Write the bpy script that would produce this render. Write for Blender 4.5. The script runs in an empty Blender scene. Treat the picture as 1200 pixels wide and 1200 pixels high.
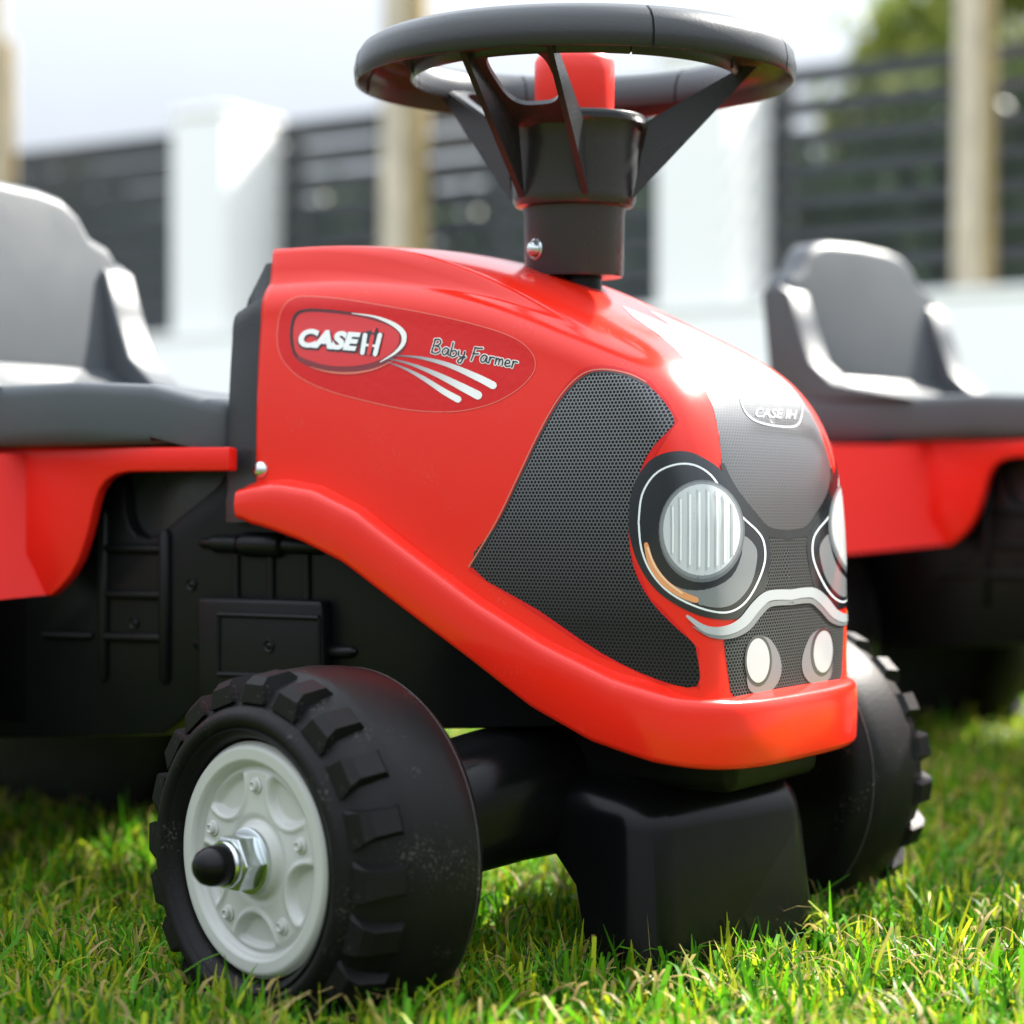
import bpy, bmesh, math, random
import numpy as np
from mathutils import Vector, Matrix
from mathutils.bvhtree import BVHTree
from mathutils.geometry import delaunay_2d_cdt

random.seed(7)
rng = np.random.default_rng(7)
scene = bpy.context.scene
col = scene.collection

# ------------------------------------------------------------------ camera, sky, sun, exposure
FPX = 2400.0                                   # focal length in pixels of a 1200 px wide frame
CAM = np.array([0.502, -0.850, 0.219])         # metres, tractor frame: x forward, y to the far side, z up
YAW = math.radians(57)
RV = np.array([math.sin(YAW), math.cos(YAW), 0.0])     # to the right of the view
VV = np.array([-math.cos(YAW), math.sin(YAW), 0.0])    # along the view
UP = np.array([0.0, 0.0, 1.0])

cam_data = bpy.data.cameras.new('camera')
cam_data.sensor_width = 36.0
cam_data.lens = 36.0 * FPX / 1200.0
cam_data.clip_start = 0.01
cam_data.clip_end = 500.0
cam_data.dof.use_dof = True
cam_data.dof.focus_distance = 0.900
cam_data.dof.aperture_fstop = 5.7
cam_data.dof.aperture_blades = 0
cam = bpy.data.objects.new('camera', cam_data)
col.objects.link(cam)
M = Matrix.Identity(4)
for i in range(3):
    M[i][0], M[i][1], M[i][2], M[i][3] = RV[i], UP[i], -VV[i], CAM[i]
cam.matrix_world = M
scene.camera = cam

SUN_ELEV = math.radians(42)
az = math.radians(43)                          # measured from the view's right towards the distance
sd = math.cos(SUN_ELEV) * (math.cos(az) * RV + math.sin(az) * VV) + math.sin(SUN_ELEV) * UP
sun_data = bpy.data.lights.new('sun', 'SUN')
sun_data.energy = 5.0
sun_data.angle = math.radians(0.6)
sun_data.color = (1.0, 0.95, 0.87)
sun = bpy.data.objects.new('sun', sun_data)
col.objects.link(sun)
sun.rotation_euler = Vector(sd).to_track_quat('Z', 'Y').to_euler()
sun.location = Vector(sd) * 20

world = bpy.data.worlds.new('World')
scene.world = world
world.use_nodes = True
wn = world.node_tree.nodes
bg = wn['Background']
sky = wn.new('ShaderNodeTexSky')
sky.sky_type = 'NISHITA'
sky.sun_disc = False
sky.sun_elevation = SUN_ELEV
sky.sun_rotation = math.atan2(sd[0], sd[1])
sky.air_density = 1.0
sky.dust_density = 3.0
sky.ozone_density = 1.0
# thin bright cloud over the whole sky: three times brighter overhead than at the horizon, with soft patches
wl_ = world.node_tree.links
hs_ = wn.new('ShaderNodeHueSaturation')
hs_.inputs['Saturation'].default_value = 0.55
wl_.new(sky.outputs[0], hs_.inputs['Color'])
tcw = wn.new('ShaderNodeTexCoord')
sepw = wn.new('ShaderNodeSeparateXYZ'); wl_.new(tcw.outputs['Generated'], sepw.inputs[0])
mrw = wn.new('ShaderNodeMapRange')
mrw.inputs['From Min'].default_value = 0.0; mrw.inputs['From Max'].default_value = 1.0
mrw.inputs['To Min'].default_value = 0.32; mrw.inputs['To Max'].default_value = 4.0
wl_.new(sepw.outputs[2], mrw.inputs['Value'])
nzw = wn.new('ShaderNodeTexNoise'); nzw.inputs['Scale'].default_value = 2.2; nzw.inputs['Detail'].default_value = 4
wl_.new(tcw.outputs['Generated'], nzw.inputs['Vector'])
mnw = wn.new('ShaderNodeMapRange')
mnw.inputs['From Min'].default_value = 0.3; mnw.inputs['From Max'].default_value = 0.7
mnw.inputs['To Min'].default_value = 0.90; mnw.inputs['To Max'].default_value = 1.10
wl_.new(nzw.outputs['Fac'], mnw.inputs['Value'])
muw = wn.new('ShaderNodeMath'); muw.operation = 'MULTIPLY'
wl_.new(mrw.outputs['Result'], muw.inputs[0]); wl_.new(mnw.outputs['Result'], muw.inputs[1])
veil = wn.new('ShaderNodeVectorMath'); veil.operation = 'SCALE'
veil.inputs[0].default_value = (1.38, 1.50, 1.66)
wl_.new(muw.outputs[0], veil.inputs['Scale'])
mxw = wn.new('ShaderNodeMix'); mxw.data_type = 'RGBA'
mxw.inputs['Factor'].default_value = 0.94
wl_.new(hs_.outputs[0], mxw.inputs['A']); wl_.new(veil.outputs[0], mxw.inputs['B'])
wl_.new(mxw.outputs['Result'], bg.inputs[0])
bg.inputs[1].default_value = 0.15

vs = scene.view_settings
vs.view_transform = 'Standard'
vs.look = 'None'
vs.gamma = 1.0
vs.exposure = 1.86
scene.cycles.use_denoising = True
scene.cycles.max_bounces = 8
scene.cycles.transparent_max_bounces = 8
scene.render.engine = 'CYCLES'

# ------------------------------------------------------------------ helpers
def px(x, y, ax, val):
    """measured picture point -> point of the plane (axis ax = val) in the tractor frame"""
    d = VV + RV * (x - 600) / FPX - UP * (y - 600) / FPX
    t = (val - CAM[ax]) / d[ax]
    return CAM + t * d

def at(x, y, depth):
    return CAM + depth * (VV + RV * (x - 600) / FPX - UP * (y - 600) / FPX)

def rvp(r_, v_, z=0.0):
    p = CAM + r_ * RV + v_ * VV
    return np.array([p[0], p[1], z])

def mk(name, verts, faces, mat=None, parent=None, smooth=True, angle=None):
    me = bpy.data.meshes.new(name)
    me.from_pydata([tuple(map(float, v)) for v in verts], [], [tuple(map(int, f)) for f in faces])
    me.update()
    return link(name, me, mat, parent, smooth, angle)

def link(name, me, mat=None, parent=None, smooth=True, angle=None):
    if mat is not None:
        me.materials.append(mat)
    if smooth:
        me.polygons.foreach_set('use_smooth', [True] * len(me.polygons))
        if angle is not None:
            me.set_sharp_from_angle(angle=math.radians(angle))
    o = bpy.data.objects.new(name, me)
    col.objects.link(o)
    if parent is not None:
        o.parent = parent
    return o

def from_bm(name, bm, mat=None, parent=None, smooth=True, angle=35):
    bmesh.ops.recalc_face_normals(bm, faces=bm.faces)
    me = bpy.data.meshes.new(name)
    bm.to_mesh(me)
    bm.free()
    return link(name, me, mat, parent, smooth, angle)

def empty(name, loc=(0, 0, 0), rot=None, parent=None):
    o = bpy.data.objects.new(name, None)
    o.empty_display_size = 0.05
    col.objects.link(o)
    o.location = loc
    if rot is not None:
        o.rotation_euler = rot
    if parent is not None:
        o.parent = parent
    return o

def tag(o, label, cat=None, group=None, kind=None):
    if label:
        o['label'] = label
    if cat:
        o['category'] = cat
    if group:
        o['group'] = group
    if kind:
        o['kind'] = kind
    return o

def bm_bevel(bm, w, seg=3, ang=25):
    es = [e for e in bm.edges if len(e.link_faces) == 2 and e.calc_face_angle(0) > math.radians(ang)]
    bmesh.ops.bevel(bm, geom=es, offset=w, segments=seg, profile=0.5, affect='EDGES', clamp_overlap=True)

def prism_bm(poly, a0, a1, ax=1, bevel=0.0, seg=3, ang=25):
    """2-D outline extruded along axis ax (1: outline is x,z; 2: x,y; 0: y,z)"""
    bm = bmesh.new()
    def p3(p, a):
        if ax == 1: return (p[0], a, p[1])
        if ax == 2: return (p[0], p[1], a)
        return (a, p[0], p[1])
    lo = [bm.verts.new(p3(p, a0)) for p in poly]
    hi = [bm.verts.new(p3(p, a1)) for p in poly]
    n = len(poly)
    bm.faces.new(lo)
    bm.faces.new(list(reversed(hi)))
    for i in range(n):
        bm.faces.new((lo[i], hi[i], hi[(i + 1) % n], lo[(i + 1) % n]))
    bmesh.ops.recalc_face_normals(bm, faces=bm.faces)
    if bevel:
        bm_bevel(bm, bevel, seg, ang)
    return bm

def box_bm(lo, hi, bevel=0.0, seg=3, bm=None):
    b = bmesh.new()
    vs_ = [b.verts.new((x, y, z)) for x in (lo[0], hi[0]) for y in (lo[1], hi[1]) for z in (lo[2], hi[2])]
    for f in ((0, 1, 3, 2), (4, 6, 7, 5), (0, 4, 5, 1), (2, 3, 7, 6), (0, 2, 6, 4), (1, 5, 7, 3)):
        b.faces.new([vs_[k] for k in f])
    bmesh.ops.recalc_face_normals(b, faces=b.faces)
    if bevel:
        bm_bevel(b, bevel, seg)
    return b

def lathe(profile, n=48, frame=None, closed_ends=True):
    """profile of (radius, axial); frame = (origin, axis) ; returns verts, faces"""
    o, ax = (np.zeros(3), np.array([0, 0, 1.0])) if frame is None else (np.array(frame[0], float), np.array(frame[1], float))
    ax = ax / np.linalg.norm(ax)
    t = np.array([1.0, 0, 0]) if abs(ax[0]) < 0.9 else np.array([0, 1.0, 0])
    e1 = np.cross(ax, t); e1 /= np.linalg.norm(e1)
    e2 = np.cross(ax, e1)
    V, F = [], []
    for (r, a) in profile:
        for k in range(n):
            th = 2 * math.pi * k / n
            V.append(o + ax * a + r * (math.cos(th) * e1 + math.sin(th) * e2))
    m = len(profile)
    for i in range(m - 1):
        for k in range(n):
            k2 = (k + 1) % n
            F.append((i * n + k, i * n + k2, (i + 1) * n + k2, (i + 1) * n + k))
    if closed_ends:
        F.append(tuple(range(n - 1, -1, -1)))
        F.append(tuple((m - 1) * n + k for k in range(n)))
    return V, F

def tube(path, rad, n=10, cap=True):
    P = [np.array(p, float) for p in path]
    R = rad if isinstance(rad, (list, tuple)) else [rad] * len(P)
    V, F = [], []
    prev = None
    for i, p in enumerate(P):
        d = P[min(i + 1, len(P) - 1)] - P[max(i - 1, 0)]
        d /= np.linalg.norm(d)
        if prev is None:
            t = np.array([0, 0, 1.0]) if abs(d[2]) < 0.9 else np.array([1.0, 0, 0])
            e1 = np.cross(d, t)
        else:
            e1 = prev - d * np.dot(prev, d)
        e1 /= np.linalg.norm(e1); prev = e1
        e2 = np.cross(d, e1)
        for k in range(n):
            th = 2 * math.pi * k / n
            V.append(p + R[i] * (math.cos(th) * e1 + math.sin(th) * e2))
    for i in range(len(P) - 1):
        for k in range(n):
            k2 = (k + 1) % n
            F.append((i * n + k, i * n + k2, (i + 1) * n + k2, (i + 1) * n + k))
    if cap:
        F.append(tuple(range(n - 1, -1, -1)))
        F.append(tuple((len(P) - 1) * n + k for k in range(n)))
    return V, F

def join_vf(parts):
    V, F = [], []
    for v, f in parts:
        o = len(V)
        V += list(v)
        F += [tuple(k + o for k in q) for q in f]
    return V, F

def smoothpoly(pts, per=6, closed=True):
    """Catmull-Rom through 2-D points"""
    P = [np.array(p, float) for p in pts]
    n = len(P); out = []
    rngi = range(n) if closed else range(n - 1)
    for i in rngi:
        if closed:
            a, b, c, d = P[(i - 1) % n], P[i], P[(i + 1) % n], P[(i + 2) % n]
        else:
            a, b, c, d = P[max(i - 1, 0)], P[i], P[i + 1], P[min(i + 2, n - 1)]
        for k in range(per):
            t = k / per
            out.append(0.5 * (2 * b + (c - a) * t + (2 * a - 5 * b + 4 * c - d) * t * t + (-a + 3 * b - 3 * c + d) * t ** 3))
    if not closed:
        out.append(P[-1])
    return out

def sstep(a, b, x):
    t = min(1.0, max(0.0, (x - a) / (b - a)))
    return t * t * (3 - 2 * t)

# ------------------------------------------------------------------ materials
def new_mat(name):
    m = bpy.data.materials.new(name)
    m.use_nodes = True
    nt = m.node_tree
    return m, nt, nt.nodes['Principled BSDF']

def plastic(name, c, rough=0.3, coat=0.0, noise=0.06, grain=0.0, grain_scale=900, spec=0.5, dust=0.0, scr=0.0, metallic=0.0):
    m, nt, b = new_mat(name)
    N, L = nt.nodes, nt.links
    b.inputs['Base Color'].default_value = (*c, 1)
    b.inputs['Roughness'].default_value = rough
    b.inputs['Metallic'].default_value = metallic
    b.inputs['Specular IOR Level'].default_value = spec
    b.inputs['Coat Weight'].default_value = coat
    b.inputs['Coat Roughness'].default_value = 0.06
    tc = N.new('ShaderNodeTexCoord')
    n1 = N.new('ShaderNodeTexNoise'); n1.inputs['Scale'].default_value = 22; n1.inputs['Detail'].default_value = 5
    L.new(tc.outputs['Object'], n1.inputs['Vector'])
    mr = N.new('ShaderNodeMapRange')
    mr.inputs['From Min'].default_value = 0.3; mr.inputs['From Max'].default_value = 0.7
    mr.inputs['To Min'].default_value = max(0.02, rough - noise); mr.inputs['To Max'].default_value = rough + noise
    L.new(n1.outputs['Fac'], mr.inputs['Value'])
    L.new(mr.outputs['Result'], b.inputs['Roughness'])
    if dust > 0:
        n2 = N.new('ShaderNodeTexNoise'); n2.inputs['Scale'].default_value = 700; n2.inputs['Detail'].default_value = 1
        L.new(tc.outputs['Object'], n2.inputs['Vector'])
        n3 = N.new('ShaderNodeTexNoise'); n3.inputs['Scale'].default_value = 45; n3.inputs['Detail'].default_value = 4
        L.new(tc.outputs['Object'], n3.inputs['Vector'])
        mul = N.new('ShaderNodeMath'); mul.operation = 'MULTIPLY'
        L.new(n2.outputs['Fac'], mul.inputs[0]); L.new(n3.outputs['Fac'], mul.inputs[1])
        r2 = N.new('ShaderNodeMapRange')
        r2.inputs['From Min'].default_value = 0.36; r2.inputs['From Max'].default_value = 0.46
        r2.inputs['To Min'].default_value = 0; r2.inputs['To Max'].default_value = dust
        L.new(mul.outputs[0], r2.inputs['Value'])
        mx = N.new('ShaderNodeMix'); mx.data_type = 'RGBA'
        mx.inputs['A'].default_value = (*c, 1); mx.inputs['B'].default_value = (0.42, 0.38, 0.33, 1)
        L.new(r2.outputs['Result'], mx.inputs['Factor'])
        L.new(mx.outputs['Result'], b.inputs['Base Color'])
    if grain > 0:
        g = N.new('ShaderNodeTexNoise'); g.inputs['Scale'].default_value = grain_scale; g.inputs['Detail'].default_value = 2
        L.new(tc.outputs['Object'], g.inputs['Vector'])
        bp = N.new('ShaderNodeBump'); bp.inputs['Strength'].default_value = grain; bp.inputs['Distance'].default_value = 0.0006
        L.new(g.outputs['Fac'], bp.inputs['Height'])
        L.new(bp.outputs['Normal'], b.inputs['Normal'])
    return m

RED = plastic('red_plastic', (0.80, 0.021, 0.0085), 0.19, coat=0.15, spec=0.36, noise=0.06, grain=0.05, grain_scale=90, dust=0.05)
RED_SAT = plastic('red_fender_plastic', (0.78, 0.015, 0.008), 0.33, spec=0.3, noise=0.06, grain=0.08, grain_scale=300)
BLACK = plastic('black_plastic', (0.0045, 0.005, 0.0055), 0.38, spec=0.20, noise=0.06, grain=0.12, grain_scale=500)
BLACKG = plastic('black_gloss_plastic', (0.004, 0.0042, 0.0045), 0.23, spec=0.19, noise=0.05, grain=0.04, grain_scale=300)
TYRE = plastic('tyre_plastic', (0.006, 0.0058, 0.006), 0.46, spec=0.15, noise=0.08, grain=0.2, grain_scale=600, dust=0.10)
SCUFF = plastic('scuffed_seam', (0.03, 0.029, 0.028), 0.7, noise=0.1, grain=0.6, grain_scale=500, dust=0.6)
GREY = plastic('charcoal_plastic', (0.027, 0.029, 0.032), 0.29, spec=0.45, noise=0.06, grain=0.10, grain_scale=700)
SEATM = plastic('seat_plastic', (0.080, 0.088, 0.095), 0.40, spec=0.18, noise=0.06, grain=0.25, grain_scale=900)
HORN = plastic('horn_red', (0.80, 0.022, 0.011), 0.35, noise=0.05)
DISC = plastic('disc_plastic', (0.46, 0.465, 0.44), 0.34, noise=0.05, grain=0.06, grain_scale=500, dust=0.1)
CHROME = plastic('zinc_plated', (0.62, 0.66, 0.66), 0.20, noise=0.08, metallic=1.0)

def print_mat(name='printed_film', rough=0.10):
    m, nt, b = new_mat(name)
    a = nt.nodes.new('ShaderNodeAttribute'); a.attribute_name = 'Col'
    nt.links.new(a.outputs['Color'], b.inputs['Base Color'])
    b.inputs['Roughness'].default_value = rough
    b.inputs['Coat Weight'].default_value = 0.6
    b.inputs['Coat Roughness'].default_value = 0.05
    return m
PRINT = print_mat()

def film_mat():
    """red side sticker: same red, a little deeper, orange-peel film"""
    m = plastic('side_sticker_film', (0.66, 0.011, 0.010), 0.26, spec=0.34, coat=0.05, noise=0.04, grain=0.25, grain_scale=260)
    return m
FILM = film_mat()

def grille_mat(name, pitch, hole, mesh_col, dark, aspect=1.0, grad=None, rough=0.2, coat=0.0, spec=0.3):
    """hexagonal perforation printed on a film, in metres of the UV map; grad = (v0, v1): printed fade of the mesh"""
    m, nt, b = new_mat(name)
    N, L = nt.nodes, nt.links
    uv = N.new('ShaderNodeUVMap')
    sep = N.new('ShaderNodeSeparateXYZ'); L.new(uv.outputs['UV'], sep.inputs[0])
    def math_(op, a, bb=None, c=None):
        n = N.new('ShaderNodeMath'); n.operation = op
        for i, q in enumerate((a, bb, c)):
            if q is None: continue
            if isinstance(q, (int, float)): n.inputs[i].default_value = q
            else: L.new(q, n.inputs[i])
        return n.outputs[0]
    u = math_('DIVIDE', sep.outputs[0], pitch)
    v = math_('DIVIDE', sep.outputs[1], pitch * 1.732 * aspect)
    def cell(du, dv):
        a = math_('SUBTRACT', math_('FRACT', math_('ADD', u, du)), 0.5)
        c = math_('MULTIPLY', math_('SUBTRACT', math_('FRACT', math_('ADD', v, dv)), 0.5), 1.732)
        return math_('SQRT', math_('ADD', math_('MULTIPLY', a, a), math_('MULTIPLY', c, c)))
    d = math_('MINIMUM', cell(0, 0), cell(0.5, 0.5))
    r = N.new('ShaderNodeMapRange')
    r.inputs['From Min'].default_value = hole - 0.06; r.inputs['From Max'].default_value = hole + 0.06
    L.new(d, r.inputs['Value'])
    mx = N.new('ShaderNodeMix'); mx.data_type = 'RGBA'
    mx.inputs['A'].default_value = (*dark, 1)
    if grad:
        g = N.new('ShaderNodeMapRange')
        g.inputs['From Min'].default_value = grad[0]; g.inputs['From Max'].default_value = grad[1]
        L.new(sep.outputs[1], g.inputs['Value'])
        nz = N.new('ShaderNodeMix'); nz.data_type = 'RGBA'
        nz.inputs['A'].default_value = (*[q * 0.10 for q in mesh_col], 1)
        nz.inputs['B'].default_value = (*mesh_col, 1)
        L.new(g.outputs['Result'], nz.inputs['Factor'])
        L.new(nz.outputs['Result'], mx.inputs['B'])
    else:
        mx.inputs['B'].default_value = (*mesh_col, 1)
    L.new(r.outputs['Result'], mx.inputs['Factor'])
    L.new(mx.outputs['Result'], b.inputs['Base Color'])
    b.inputs['Roughness'].default_value = rough
    b.inputs['Specular IOR Level'].default_value = spec
    b.inputs['Coat Weight'].default_value = coat
    b.inputs['Coat Roughness'].default_value = 0.05
    return m
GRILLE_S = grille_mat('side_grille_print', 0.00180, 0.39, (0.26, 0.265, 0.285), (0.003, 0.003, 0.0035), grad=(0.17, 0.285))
GRILLE_L = grille_mat('lower_grille_print', 0.00245, 0.39, (0.11, 0.115, 0.115), (0.0015, 0.0015, 0.002), aspect=0.66, rough=0.3, coat=0.0, spec=0.12)
GRILLE_F = grille_mat('front_grille_print', 0.00245, 0.40, (0.075, 0.078, 0.080), (0.002, 0.002, 0.0025), aspect=0.66, rough=0.12, coat=1.0, spec=0.25)
GRILLE_F.node_tree.nodes['Principled BSDF'].inputs['Coat IOR'].default_value = 1.95
GRILLE_F.node_tree.nodes['Principled BSDF'].inputs['Coat Roughness'].default_value = 0.29

# ------------------------------------------------------------------ ground and grass
def ground_z(p_v):
    t = np.clip((p_v - 1.12) / 0.35, 0, 1)
    return 0.019 * t * t * (3 - 2 * t)

def ground_mat():
    m, nt, b = new_mat('lawn_soil')
    N, L = nt.nodes, nt.links
    tc = N.new('ShaderNodeTexCoord')
    n = N.new('ShaderNodeTexNoise'); n.inputs['Scale'].default_value = 60; n.inputs['Detail'].default_value = 6
    L.new(tc.outputs['Object'], n.inputs['Vector'])
    cr = N.new('ShaderNodeValToRGB')
    cr.color_ramp.elements[0].position = 0.35; cr.color_ramp.elements[0].color = (0.020, 0.026, 0.010, 1)
    cr.color_ramp.elements[1].position = 0.68; cr.color_ramp.elements[1].color = (0.085, 0.082, 0.035, 1)
    L.new(n.outputs['Fac'], cr.inputs[0]); L.new(cr.outputs[0], b.inputs['Base Color'])
    b.inputs['Roughness'].default_value = 0.95
    bp = N.new('ShaderNodeBump'); bp.inputs['Strength'].default_value = 0.8; bp.inputs['Distance'].default_value = 0.01
    L.new(n.outputs['Fac'], bp.inputs['Height']); L.new(bp.outputs['Normal'], b.inputs['Normal'])
    return m
vv = [-60, -20, -6, -2, 0, 0.5, 0.9] + [1.0 + 0.05 * k for k in range(13)] + [1.8, 2.5, 4, 8, 20, 60, 200]
rr = [-150, -40, -10, -3, -1, -0.5, 0, 0.5, 1, 3, 10, 40, 150]
GV, GF = [], []
for v_ in vv:
    for r_ in rr:
        GV.append(rvp(r_, v_, float(ground_z(np.array(v_)))))
for i in range(len(vv) - 1):
    for j in range(len(rr) - 1):
        a = i * len(rr) + j
        GF.append((a, a + 1, a + len(rr) + 1, a + len(rr)))
ground = mk('ground', GV, GF, ground_mat())
tag(ground, 'mown lawn ground below the toy tractors', kind='structure')

def grass_mat():
    m, nt, b = new_mat('grass_blade')
    N, L = nt.nodes, nt.links
    a = N.new('ShaderNodeAttribute'); a.attribute_name = 'Col'
    L.new(a.outputs['Color'], b.inputs['Base Color'])
    b.inputs['Roughness'].default_value = 0.5
    b.inputs['Specular IOR Level'].default_value = 0.25
    tr = N.new('ShaderNodeBsdfTranslucent')
    L.new(a.outputs['Color'], tr.inputs['Color'])
    ms = N.new('ShaderNodeMixShader'); ms.inputs[0].default_value = 0.45
    L.new(b.outputs[0], ms.inputs[1]); L.new(tr.outputs[0], ms.inputs[2])
    L.new(ms.outputs[0], N['Material Output'].inputs['Surface'])
    return m

def build_grass(n, name):
    # positions: even near the camera, thinning with distance
    u = rng.random(n)
    d0, d1, d2 = 0.42, 1.7, 4.6
    # area weight: within [d0,d1] density const, beyond ~ 1/d^2
    A1 = (d1 ** 2 - d0 ** 2) / 2
    A2 = d1 ** 2 * math.log(d2 / d1)
    s = u * (A1 + A2)
    d = np.where(s < A1, np.sqrt(np.maximum(d0 ** 2 + 2 * s, 0)), d1 * np.exp((np.maximum(s - A1, 0)) / d1 ** 2))
    lat = (rng.random(n) * 2 - 1) * (0.36 * d + 0.06)
    beside = rng.random(n) < 0.17                  # the lawn goes on, thinner, outside the frame
    side_ = np.where(rng.random(n) < 0.5, 1.0, -1.0)
    lat = np.where(beside, side_ * (0.34 * d + 0.06 + rng.random(n) * (0.45 + 0.15 * d)), lat)
    P = CAM[None, :2] + d[:, None] * VV[None, :2] + lat[:, None] * RV[None, :2]
    z0 = ground_z(d)
    keep = np.ones(n, bool)
    for c, ax_, hw in WHEEL_FEET:
        q = P - np.array(c)[None, :2]
        la = q @ np.array(ax_)[:2]
        lo = q @ np.array([ax_[1], -ax_[0]])
        keep &= ~((np.abs(la) < hw) & (np.abs(lo) < 0.045))
    P, d, z0 = P[keep], d[keep], z0[keep]
    n = len(P)
    far = np.clip((d - 1.4) / 3, 0, 1)
    # tufted length
    tuft = 0.5 + 0.5 * np.sin(P[:, 0] * 37 + 3 * np.sin(P[:, 1] * 23)) * np.sin(P[:, 1] * 41 + 2 * np.sin(P[:, 0] * 19))
    ln = (0.016 + 0.016 * rng.random(n) + 0.008 * tuft) * np.where(rng.random(n) < 0.05, 1.35, 1.0)
    wd = (0.0010 + 0.0008 * rng.random(n)) * (1 + 1.6 * far) * np.where(beside[keep], 1.7, 1.0)
    yaw = rng.random(n) * 2 * math.pi
    lean = np.abs(rng.normal(0.30, 0.38, n))
    lie = rng.random(n) < 0.14                     # clippings lying between the blades
    lean = np.where(lie, 1.25 + 0.3 * rng.random(n), lean)
    base_h = np.where(lie, 0.010 + 0.018 * rng.random(n), 0.0)
    ln = np.where(lie, ln * 0.7, ln); wd = np.where(lie, wd * 0.55, wd)
    curl = rng.normal(0.45, 0.4, n)
    dirx, diry = np.cos(yaw), np.sin(yaw)
    tw = yaw + math.pi / 2 + rng.normal(0, 0.5, n)
    sx, sy = np.cos(tw), np.sin(tw)
    SEG = 4
    V = np.zeros((n, SEG, 2, 3), np.float32)
    pos = np.stack([P[:, 0], P[:, 1], z0 + base_h], 1)
    ang = lean * 0.6
    wprof = [0.9, 1.0, 0.72, 0.22]
    tipw = np.where(rng.random(n) < 0.18, 0.6, 0.10)      # mown, blunt tips among the pointed ones
    for k in range(SEG):
        wk = wd * (wprof[k] if k < SEG - 1 else 1.0) * (tipw if k == SEG - 1 else 1.0)
        V[:, k, 0] = pos - np.stack([sx * wk, sy * wk, 0 * wk], 1)
        V[:, k, 1] = pos + np.stack([sx * wk, sy * wk, 0.25 * wk], 1)
        if k < SEG - 1:
            st = ln / (SEG - 1)
            pos = pos + np.stack([dirx * np.sin(ang) * st, diry * np.sin(ang) * st, np.cos(ang) * st], 1)
            ang = np.minimum(ang + curl * 0.4 + lean * 0.2, 2.0)
    # colours
    g = rng.random(n)
    base = np.zeros((n, 3), np.float32)
    c_deep, c_mid, c_yel, c_straw = np.array([.008, .062, .002]), np.array([.110, .330, .009]), np.array([.40, .47, .018]), np.array([.46, .35, .12])
    t1 = np.clip(g / 0.75, 0, 1)[:, None]
    base[:] = c_deep * (1 - t1) + c_mid * t1
    yel = rng.random(n) < 0.30
    base[yel] = c_yel * (0.6 + 0.5 * rng.random((yel.sum(), 1)))
    straw = (~lie & (rng.random(n) < 0.022)) | (lie & (rng.random(n) < 0.45))
    base[straw] = c_straw * (0.45 + 0.6 * rng.random((straw.sum(), 1)))
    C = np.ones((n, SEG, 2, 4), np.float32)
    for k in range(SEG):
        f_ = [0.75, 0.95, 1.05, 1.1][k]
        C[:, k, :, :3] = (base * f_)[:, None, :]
    # some mown tips dry to straw
    dry = (rng.random(n) < 0.12) & ~straw
    C[dry, SEG - 1, :, :3] = (c_straw * 0.9)[None, None, :]
    nv = n * SEG * 2
    me = bpy.data.meshes.new(name)
    me.vertices.add(nv)
    me.vertices.foreach_set('co', V.reshape(-1))
    idx = np.arange(n)[:, None] * (SEG * 2)
    quads = []
    for k in range(SEG - 1):
        a = idx + k * 2
        quads.append(np.concatenate([a, a + 1, a + 3, a + 2], 1))
    Q = np.stack(quads, 1).reshape(-1)
    nf = n * (SEG - 1)
    me.loops.add(nf * 4)
    me.loops.foreach_set('vertex_index', Q.astype(np.int32))
    me.polygons.add(nf)
    me.polygons.foreach_set('loop_start', np.arange(nf, dtype=np.int32) * 4)
    me.polygons.foreach_set('use_smooth', np.ones(nf, bool))
    at_ = me.color_attributes.new('Col', 'FLOAT_COLOR', 'POINT')
    at_.data.foreach_set('color', C.reshape(-1))
    me.update(calc_edges=True)
    me.materials.append(grass_mat())
    o = bpy.data.objects.new(name, me)
    col.objects.link(o)
    return o

# ------------------------------------------------------------------ the tractor
T = empty('ride_on_tractor')
tag(T, 'red and black toy ride-on tractor in sharp focus, its wheel and headlight towards the viewer', 'toy tractor', 'toy tractors on the lawn')

STEER = math.radians(12)                        # front axle turned towards the near side
AX = np.array([math.sin(STEER), math.cos(STEER), 0.0])      # axle, towards the far side
HD = np.array([math.cos(STEER), -math.sin(STEER), 0.0])     # heading of the front wheels

# --- hood: loft of rungs from the crest line to the lower edge
crest = smoothpoly([(-0.1475, 0.3430), (-0.105, 0.3418), (-0.060, 0.3365), (-0.012, 0.3262), (0.030, 0.3105), (0.060, 0.2955),
                    (0.0795, 0.2800), (0.0920, 0.2590), (0.0980, 0.232), (0.1000, 0.200), (0.1010, 0.165), (0.1015, 0.130)], 10, False)
crest = np.array(crest)
cl = np.concatenate([[0], np.cumsum(np.linalg.norm(np.diff(crest, axis=0), axis=1))])
flz_x = [-0.16, -0.151, -0.127, -0.106, -0.08, -0.051, -0.013, 0.023, 0.058, 0.087, 0.12]
flz_z = [0.2300, 0.2306, 0.2321, 0.2291, 0.2190, 0.2013, 0.1787, 0.1607, 0.1472, 0.1402, 0.136]
def fl_top(x): return float(np.interp(x, flz_x, flz_z))
NS, NP, NQ = 110, 46, 14
grid = []
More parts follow.
